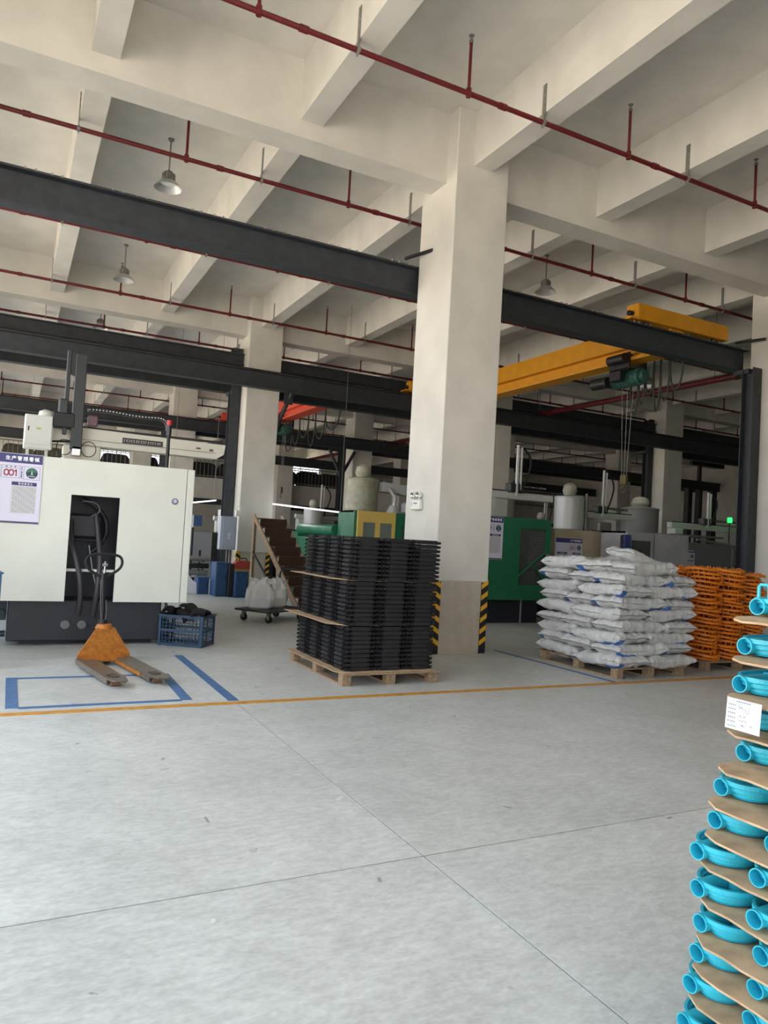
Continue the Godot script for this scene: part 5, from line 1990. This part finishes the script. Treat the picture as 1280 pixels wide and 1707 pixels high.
	for q in [[8.7, 11.4, -23.4, 1.75, "green"], [5.9, 8.2, -23.8, 1.5, "dark"], [14.5, 17.2, -22.6, 1.9, "grey"], [18.2, 20.6, -22.6, 1.9, "dark"]]:
		var coat: Material = green if q[4] == "green" else (grey if q[4] == "grey" else black_metal)
		var lab: String = ["low green machine bed seen between the brown steps and the yellow door", "dark machine beyond the electrical box on the second column", "pale machine far back between the columns on the right", "dark machine far back at the right wall side"][k]
		var m := cover_machine("moulding_machine", lab, q[0], q[1], q[2], 0.45, q[3], 5.0, coat, [q[0] + 0.5, q[1] - 0.9, 0.8, q[3] - 0.3], glass)
		hopper(m, Vector3(lerpf(q[0], q[1], 0.28), q[3], q[2] - 0.6), 0.34, 0.8, drum2)
		robot(["slim pale robot arm above the low green machine bed", "pale robot arm with hose loop left of the second column", "pale robot arm far back between right columns", "robot arm far back at the right wall side"][k], Vector3(q[0] + 0.3, q[3], q[2] - 1.2), 2.0, 1.2, rgb(40, 42, 44))
		k += 1

func second_column_things() -> void:
	var e := thing("electrical_box", "grey metal electrical box mounted beside the second column", "electrical box", Vector3(5.03, 1.1, -18.75))
	var b := MB.new()
	b.cham(Vector3(0, 0.43, 0), Vector3(0.42, 0.86, 0.24), 0.01)
	part(e, "case", b, M("box_grey", rgb(164, 172, 186), 0.45))
	var d := MB.new()
	d.cham(Vector3(0.02, 0.43, 0.125), Vector3(0.34, 0.8, 0.012), 0.004)
	var dr := part(e, "door", d, M("box_grey", rgb(164, 172, 186), 0.45))
	var s := MB.new()
	for k in 3:
		s.box(Vector3(0.02, 0.42 - k * 0.06, 0.133), Vector3(0.05, 0.035, 0.003))
	part(dr, "switch_plate", s, white_coat)
	var c := MB.new()
	c.cyl(Vector3(0.1, 0.0, 0), Vector3(0.1, -0.7, 0), 0.025, -1, 8)
	c.cyl(Vector3(0.02, 0.0, 0), Vector3(0.02, -1.08, 0), 0.02, -1, 8)
	part(e, "conduit", c, galv)
	var box := MB.new()
	box.cham(Vector3(0.26, 0.96, 0.0), Vector3(0.14, 0.16, 0.1), 0.01)
	box.tube([Vector3(0.2, 1.04, 0.02), Vector3(0.22, 1.14, 0.02), Vector3(0.3, 1.14, 0.02), Vector3(0.32, 1.04, 0.02)], 0.012, 6)
	part(e, "junction_box", box, white_coat)
	var blue := worn("cabinet_blue", rgb(44, 84, 130), 0.5, 0.0, noise_tex(101, 0.03, 0.8, 1.0), 1.0)
	for q in [["tall blue steel cabinet at the foot of the second column", Vector3(4.62, 0, -17.7), 0.30, 0.82, 0.5], ["low blue steel bin left of the tall blue cabinet", Vector3(4.32, 0, -18.2), 0.28, 0.42, 0.4], ["blue steel box with cables right of the tall blue cabinet", Vector3(5.06, 0, -17.5), 0.34, 0.62, 0.5]]:
		var t := thing("blue_cabinet", q[0], "cabinet", q[1])
		var m := MB.new()
		m.cham(Vector3(0, q[3] / 2, 0), Vector3(q[2], q[3], q[4]), 0.012)
		part(t, "case", m, blue)
		var dm := MB.new()
		dm.cham(Vector3(0, q[3] / 2, q[4] / 2 + 0.006), Vector3(q[2] - 0.05, q[3] - 0.08, 0.012), 0.004)
		var dd := part(t, "door", dm, blue)
		var hm := MB.new()
		hm.cham(Vector3(q[2] * 0.3, q[3] * 0.55, q[4] / 2 + 0.02), Vector3(0.02, 0.1, 0.02), 0.004)
		part(dd, "handle", hm, black_metal)
	var dk := thing("dark_cabinet", "black cabinet between the two blue cabinets", "cabinet", Vector3(4.83, 0, -17.6))
	var dkm := MB.new()
	dkm.cham(Vector3(0, 0.4, 0), Vector3(0.14, 0.8, 0.5), 0.01)
	part(dk, "case", dkm, black_metal)
	var dkd := MB.new()
	dkd.cham(Vector3(0, 0.4, 0.255), Vector3(0.11, 0.72, 0.012), 0.003)
	part(dk, "door", dkd, rubber)
	# red toolbox
	var tb := thing("toolbox", "red metal toolbox with a yellow lower edge on top of the blue box", "toolbox", Vector3(5.12, 0.62, -17.45))
	var tm := MB.new()
	tm.prism([Vector2(-0.23, 0.06), Vector2(0.23, 0.06), Vector2(0.22, 0.2), Vector2(0.14, 0.26), Vector2(-0.14, 0.26), Vector2(-0.22, 0.2)], Vector3(0, 0, -0.12), Vector3.RIGHT, Vector3.UP, Vector3(0, 0, 0.24))
	part(tb, "lid", tm, M("toolbox_red", rgb(166, 62, 48), 0.5))
	var tl := MB.new()
	tl.cham(Vector3(0, 0.03, 0), Vector3(0.46, 0.06, 0.24), 0.006)
	part(tb, "tray", tl, M("toolbox_ochre", rgb(150, 140, 84), 0.5))
	var th := MB.new()
	th.tube([Vector3(-0.1, 0.26, 0), Vector3(-0.08, 0.32, 0), Vector3(0.08, 0.32, 0), Vector3(0.1, 0.26, 0)], 0.014, 6)
	part(tb, "handle", th, black_metal)
	# torn white sack leaning on the bins
	var ws := MB.new()
	ws.prism([Vector2(-0.2, 0.0), Vector2(0.2, 0.0), Vector2(0.24, 0.24), Vector2(0.08, 0.34), Vector2(-0.1, 0.62), Vector2(-0.16, 0.3)], Vector3(0, 0, 0), Vector3.RIGHT, Vector3(0, 0.96, -0.28), Vector3(0, 0.01, 0.05))
	single("torn_sack", ws, M("film", rgb(226, 226, 228), 0.3), "torn white sack leaning by the low blue bin", "sack", "", Vector3(4.0, 0.0, -18.1))
	# pipes lying on a rack behind
	var rk := thing("pipe_rack", "rack of long dark steel bars behind the white machine's right edge", "rack", Vector3(3.9, 0, -20.5))
	for k in 4:
		var m := MB.new()
		m.cyl(Vector3(-0.9, 0.18 + k * 0.2, 0.06 * k), Vector3(1.1, 0.18 + k * 0.2, 0.06 * k), 0.07, -1, 12)
		part(rk, "steel_bar", m, [black_metal, galv, black_metal, galv][k])
	for sx in [-0.7, 0.9]:
		var m := MB.new()
		m.span(Vector3(sx - 0.03, 0, -0.2), Vector3(sx + 0.03, 1.0, -0.14))
		for k in 4:
			m.span(Vector3(sx - 0.02, 0.08 + k * 0.2, -0.16), Vector3(sx + 0.02, 0.11 + k * 0.2, 0.32))
		part(rk, "upright", m, black_metal)
	var wb := thing("meter_cabinet", "small white and blue wall cabinet left of the electrical box", "cabinet", Vector3(5.3, 1.62, -24.0))
	var wm := MB.new()
	wm.cham(Vector3(-0.2, 0.22, 0), Vector3(0.4, 0.42, 0.2), 0.01)
	part(wb, "white_case", wm, white_coat)
	var wm2 := MB.new()
	wm2.cham(Vector3(0.14, 0.24, 0), Vector3(0.26, 0.34, 0.2), 0.01)
	part(wb, "blue_case", wm2, blue)
	var wm3 := MB.new()
	wm3.cyl(Vector3(0, -1.62, 0), Vector3(0, 0.02, 0), 0.04, -1, 8)
	part(wb, "stand", wm3, black_metal)
	# slim white tube lights
	for q in [[Vector3(5.6, 2.45, -19.6), Vector3(8.1, 2.25, -18.2), "long white tube light slanting behind the brown steps"], [Vector3(4.1, 2.25, -22.0), Vector3(5.6, 2.5, -22.4), "white tube light left of the second column"]]:
		var a: Vector3 = q[0]
		var bb: Vector3 = q[1]
		var t := thing("tube_light", q[2], "light", a)
		var em := M("tube_glow", rgb(250, 250, 250), 0.4)
		em.emission_enabled = true
		em.emission = Color(1, 1, 1)
		em.emission_energy_multiplier = 0.6
		var m := MB.new()
		m.cyl(Vector3.ZERO, bb - a, 0.022, -1, 8)
		part(t, "tube", m, em)
		var l := OmniLight3D.new()
		l.name = "tube_glow"
		t.add_child(l)
		l.position = (bb - a) * 0.5 + Vector3(0, -0.05, 0.05)
		l.light_energy = 0.15
		l.light_size = 0.2
		l.omni_range = 40
		l.shadow_enabled = true
		var w := MB.new()
		w.cyl(Vector3(0.1, 0, 0), Vector3(0.1, 7.97 - a.y, 0), 0.006, -1, 5)
		var e2 := (bb - a) * 0.95
		part(t, "hanging_wire", w, galv)
		var w2 := MB.new()
		w2.cyl(e2, Vector3(e2.x, 7.97 - a.y, e2.z), 0.006, -1, 5)
		part(t, "hanging_wire", w2, galv)

# ------------------------------------------------------------------ far end
func mezzanine() -> void:
	var z := -40.55
	var m := struct("gallery_floor")
	var pr := struct("gallery_parapet")
	var rl := struct("gallery_railing")
	var s := MB.new()
	s.span(Vector3(-2.4, 3.3, z), Vector3(37.2, 3.5, -49.8))
	part(m, "gallery_slab", s, paint)
	var p := MB.new()
	p.span(Vector3(-2.4, 3.35, z + 0.1), Vector3(37.2, 4.45, z))
	part(pr, "parapet", p, paint)
	var r := MB.new()
	for y in [4.55, 5.45]:
		r.span(Vector3(-2.3, y - 0.03, z + 0.02), Vector3(37.0, y + 0.03, z + 0.08))
	part(rl, "rail", r, galv)
	var b := MB.new()
	var x := -2.3
	while x < 37.0:
		b.box(Vector3(x, 4.95, z + 0.05), Vector3(0.03, 1.0, 0.03))
		x += 0.22
	var bl := part(rl, "balusters", b, galv)
	bl.set_meta("kind", "stuff")
	var lo := MB.new()
	lo.span(Vector3(-2.4, 3.0, z - 0.1), Vector3(37.2, 3.3, z - 0.5))
	part(m, "edge_beam", lo, steel)
	# bales stored up there
	rng.seed = 31
	var bale := sack_mesh(60, 1.5, 1.0, 0.95)
	for k in 28:
		var row := k % 2
		var p2 := Vector3(-1.5 + (k / 2) * 1.58 + rng.randf_range(-0.08, 0.08), 3.5 + 0.475 + row * 0.94, z - 1.3 + rng.randf_range(-0.2, 0.2))
		var left := p2.x < 4.0
		var lab := "%s bale behind the far gallery railing, %s from the left, %s row" % ["pale mesh-wrapped" if left else "dark lumpy", ordinal(k / 2), ["lower", "upper"][row]]
		var t := thing("wrapped_bale", lab, "bale", p2, rng.randf_range(-0.15, 0.15), "pale bales on the gallery" if left else "dark bales on the gallery")
		put(t, "bale", bale, worn("bale_pale", rgb(150, 144, 130), 0.8, 0.0, noise_tex(120, 0.08, 0.45, 1.0), 1.4) if left else worn("bale_dark", rgb(74, 72, 70), 0.8, 0.0, noise_tex(121, 0.08, 0.5, 1.0), 1.4))

func overhead() -> void:
	# columns
	for i in COLX.size():
		for j in ROWZ.size():
			var cx: float = COLX[i]
			var cz: float = ROWZ[j]
			if j == 0 and i > 1:
				continue
			var ords := ["column line behind the camera", "first column line", "second column line", "third column line", "fourth column line"]
			var who := "white square column, %s from the left in the %s" % [ordinal(i), ords[j]]
			if i == 1 and j == 1:
				who = "big white column with striped corner guards beside the black tile stack"
			elif i == 1 and j == 2:
				who = "white column with an electrical box beside it, behind the cart"
			elif i == 2 and j == 1:
				who = "white column at the right edge of the picture beside a dark post"
			column(cx, cz, who, j == 1 or (j == 2 and i == 1))
	# crane runways
	var run := [[-10.1, "dark steel crane runway just behind the big column"], [-18.95, "dark crane runway passing in front of the second column"], [-20.3, "dark crane runway just behind the second column"], [-29.15, "dark crane runway in front of the third column line"], [-30.5, "dark crane runway behind the third column line"], [-39.35, "farthest dark crane runway before the gallery"]]
	for k in run.size():
		runway(run[k][0], run[k][1], -2.4, 13.3 if k == 0 else 36.8, k == 0)
	var tie := thing("tie_beam", "dark tie beam between the columns of the second line, above the runways", "beam", Vector3(0, 6.12, -19.62))
	for q in [[-1.51, 5.42], [6.34, 13.27], [14.19, 21.12], [22.04, 28.97], [29.89, 37.3]]:
		var m := MB.new()
		m.span(Vector3(q[0], 0, -0.02), Vector3(q[1], 0.32, 0.02))
		m.span(Vector3(q[0], 0, -0.09), Vector3(q[1], 0.03, 0.09))
		m.span(Vector3(q[0], 0.29, -0.09), Vector3(q[1], 0.32, 0.09))
		part(tie, "beam_length", m, steel)
	# stops with rods at the columns
	for q in [[5.25, "short dark rail stop rod at the big column"], [12.98, "short dark rail stop rod at the right-hand column"]]:
		var rd := MB.new()
		rd.cyl(Vector3(q[0], 6.02, -10.05), Vector3(q[0] + 0.18, 6.02, -9.5), 0.028, -1, 8)
		single("rail_stop", rd, black_metal, q[1], "rail stop")
	# posts
	post(13.12, -9.75, 5.45, "dark steel post at the right edge carrying the crane runway", -0.35)
	post(5.26, -19.78, 6.6, "dark steel post against the second column", -0.5)
	post(20.97, -19.78, 6.6, "dark steel post against the column far right", -0.5)
	post(12.65, -29.15, 5.45, "dark steel post with Y braces in front of a third-line column", 0.0)
	post(5.26, -29.9, 5.45, "dark steel post against the third column line, left", 0.0)
	var sb := MB.new()
	sb.tube([Vector3(6.62, 5.44, -18.95), Vector3(6.36, 4.55, -19.3)], 0.06, 6)
	sb.box(Vector3(6.55, 5.3, -18.98), Vector3(0.24, 0.34, 0.05))
	single("knee_brace", sb, steel, "slanting dark brace between runway and second column, right side", "brace")
	var yb := thing("knee_brace", "pair of slanting knee braces on the Y-braced post", "brace", Vector3(12.65, 0, -29.15))
	for s in [-1.0, 1.0]:
		var m := MB.new()
		m.tube([Vector3(0, 4.2, 0), Vector3(s * 0.6, 5.35, 0)], 0.07, 6)
		part(yb, "brace", m, steel)
	# sprinkler lines
	var zs := [-3.85, -7.35, -10.87, -14.42, -18.1, -21.5, -24.9, -28.25, -32.3, -36.0]
	var ords2 := ["dark red sprinkler pipe overhead behind the frame's top edge", "dark red sprinkler pipe nearest the camera, crossing the top of the picture", "red sprinkler pipe passing just behind the big column", "red sprinkler pipe below and behind the first crane runway", "red sprinkler pipe in front of the second column", "red sprinkler pipe above the tie beam behind the second column", "thin sprinkler pipe half hidden by the runway, seventh from the camera", "thin sprinkler pipe before the third column line", "thin sprinkler pipe behind the third column line", "farthest thin sprinkler pipe before the gallery"]
	for k in zs.size():
		sprinkler_line(zs[k], -2.0 if k < 4 else -0.7, ords2[k])
	# fire main
	var fm := thing("fire_main", "thick red fire main running back under the ceiling on the right", "pipe", Vector3(15.42, 6.035, 0))
	var mm := MB.new()
	mm.cyl(Vector3(0, 0, -10.4), Vector3(0, 0, -40.3), 0.08, -1, 16)
	part(fm, "main_pipe", mm, pipe_red)
	for k in 8:
		var h := MB.new()
		h.cyl(Vector3(0, 0, -11.8 - k * 3.4), Vector3(0, 0, -11.9 - k * 3.4), 0.1, -1, 16)
		part(fm, "flange", h, pipe_red)
		var rod := MB.new()
		rod.cyl(Vector3(0, 0.07, -12.5 - k * 3.4), Vector3(0, 1.93, -12.5 - k * 3.4), 0.01, -1, 6)
		part(fm, "hanger_rod", rod, galv)
	var f2 := MB.new()
	f2.cyl(Vector3(7.9, 6.35, -31.0), Vector3(8.6, 6.35, -31.0), 0.16, -1, 14)
	f2.cyl(Vector3(8.25, 6.5, -31.0), Vector3(8.25, 7.96, -31.0), 0.05, -1, 10)
	single("red_pipe_end", f2, pipe_red, "short red pipe drum hanging left of the second column, far back", "pipe")
	# lamps
	high_bay(1.94, -12.26, "grey high bay lamp nearest the camera, upper left")
	high_bay(1.94, -17.48, "grey high bay lamp second from the camera on the left, below the runway")
	high_bay(10.0, -12.51, "grey high bay lamp right of the big column")
	high_bay(1.99, -23.0, "small high bay lamp far back on the left, by the tie beam", false, 0.35)
	high_bay(16.3, -15.5, "lit high bay lamp behind the red fire main", true, 1.2)
	high_bay(17.8, -22.4, "lit high bay lamp far back above the runway, right of the big column", true, 1.0)
	high_bay(7.2, -35.0, "high bay lamp at the far end above the gallery, left", false, 1.6)
	high_bay(12.6, -34.0, "high bay lamp at the far end above the Y-braced post", false, 1.6)
	# black duct frame far right
	var df := thing("duct_frame", "black steel duct frame far back, left of the right-hand post", "frame", Vector3(26.0, 0, -22.0))
	var dm := MB.new()
	dm.span(Vector3(-1.5, 4.5, -0.15), Vector3(1.45, 4.85, 0.15))
	part(df, "top_duct", dm, black_metal)
	for q in [[-0.2, 0.12], [0.45, 0.09], [1.3, 0.15]]:
		var dv := MB.new()
		dv.span(Vector3(q[0] - q[1], 0.0, -0.12), Vector3(q[0] + q[1], 4.5, 0.12))
		part(df, "duct_leg", dv, black_metal)
	var tp := MB.new()
	tp.span(Vector3(0.36, 4.85, -0.06), Vector3(0.5, 5.6, 0.06))
	tp.span(Vector3(-0.1, 5.55, -0.08), Vector3(1.9, 5.72, 0.08))
	part(df, "upper_bracket", tp, black_metal)
	# cranes
	bridge_crane("bridge_crane", "yellow overhead bridge crane with green hoist", 11.35, -10.1, -18.95, yellow_paint, -11.35, 0.22)
	bridge_crane("bridge_crane", "red overhead bridge crane in the far bay beyond the second column", 8.4, -20.3, -29.15, M("crane_red", rgb(214, 84, 58), 0.5), -24.6, 0.8)
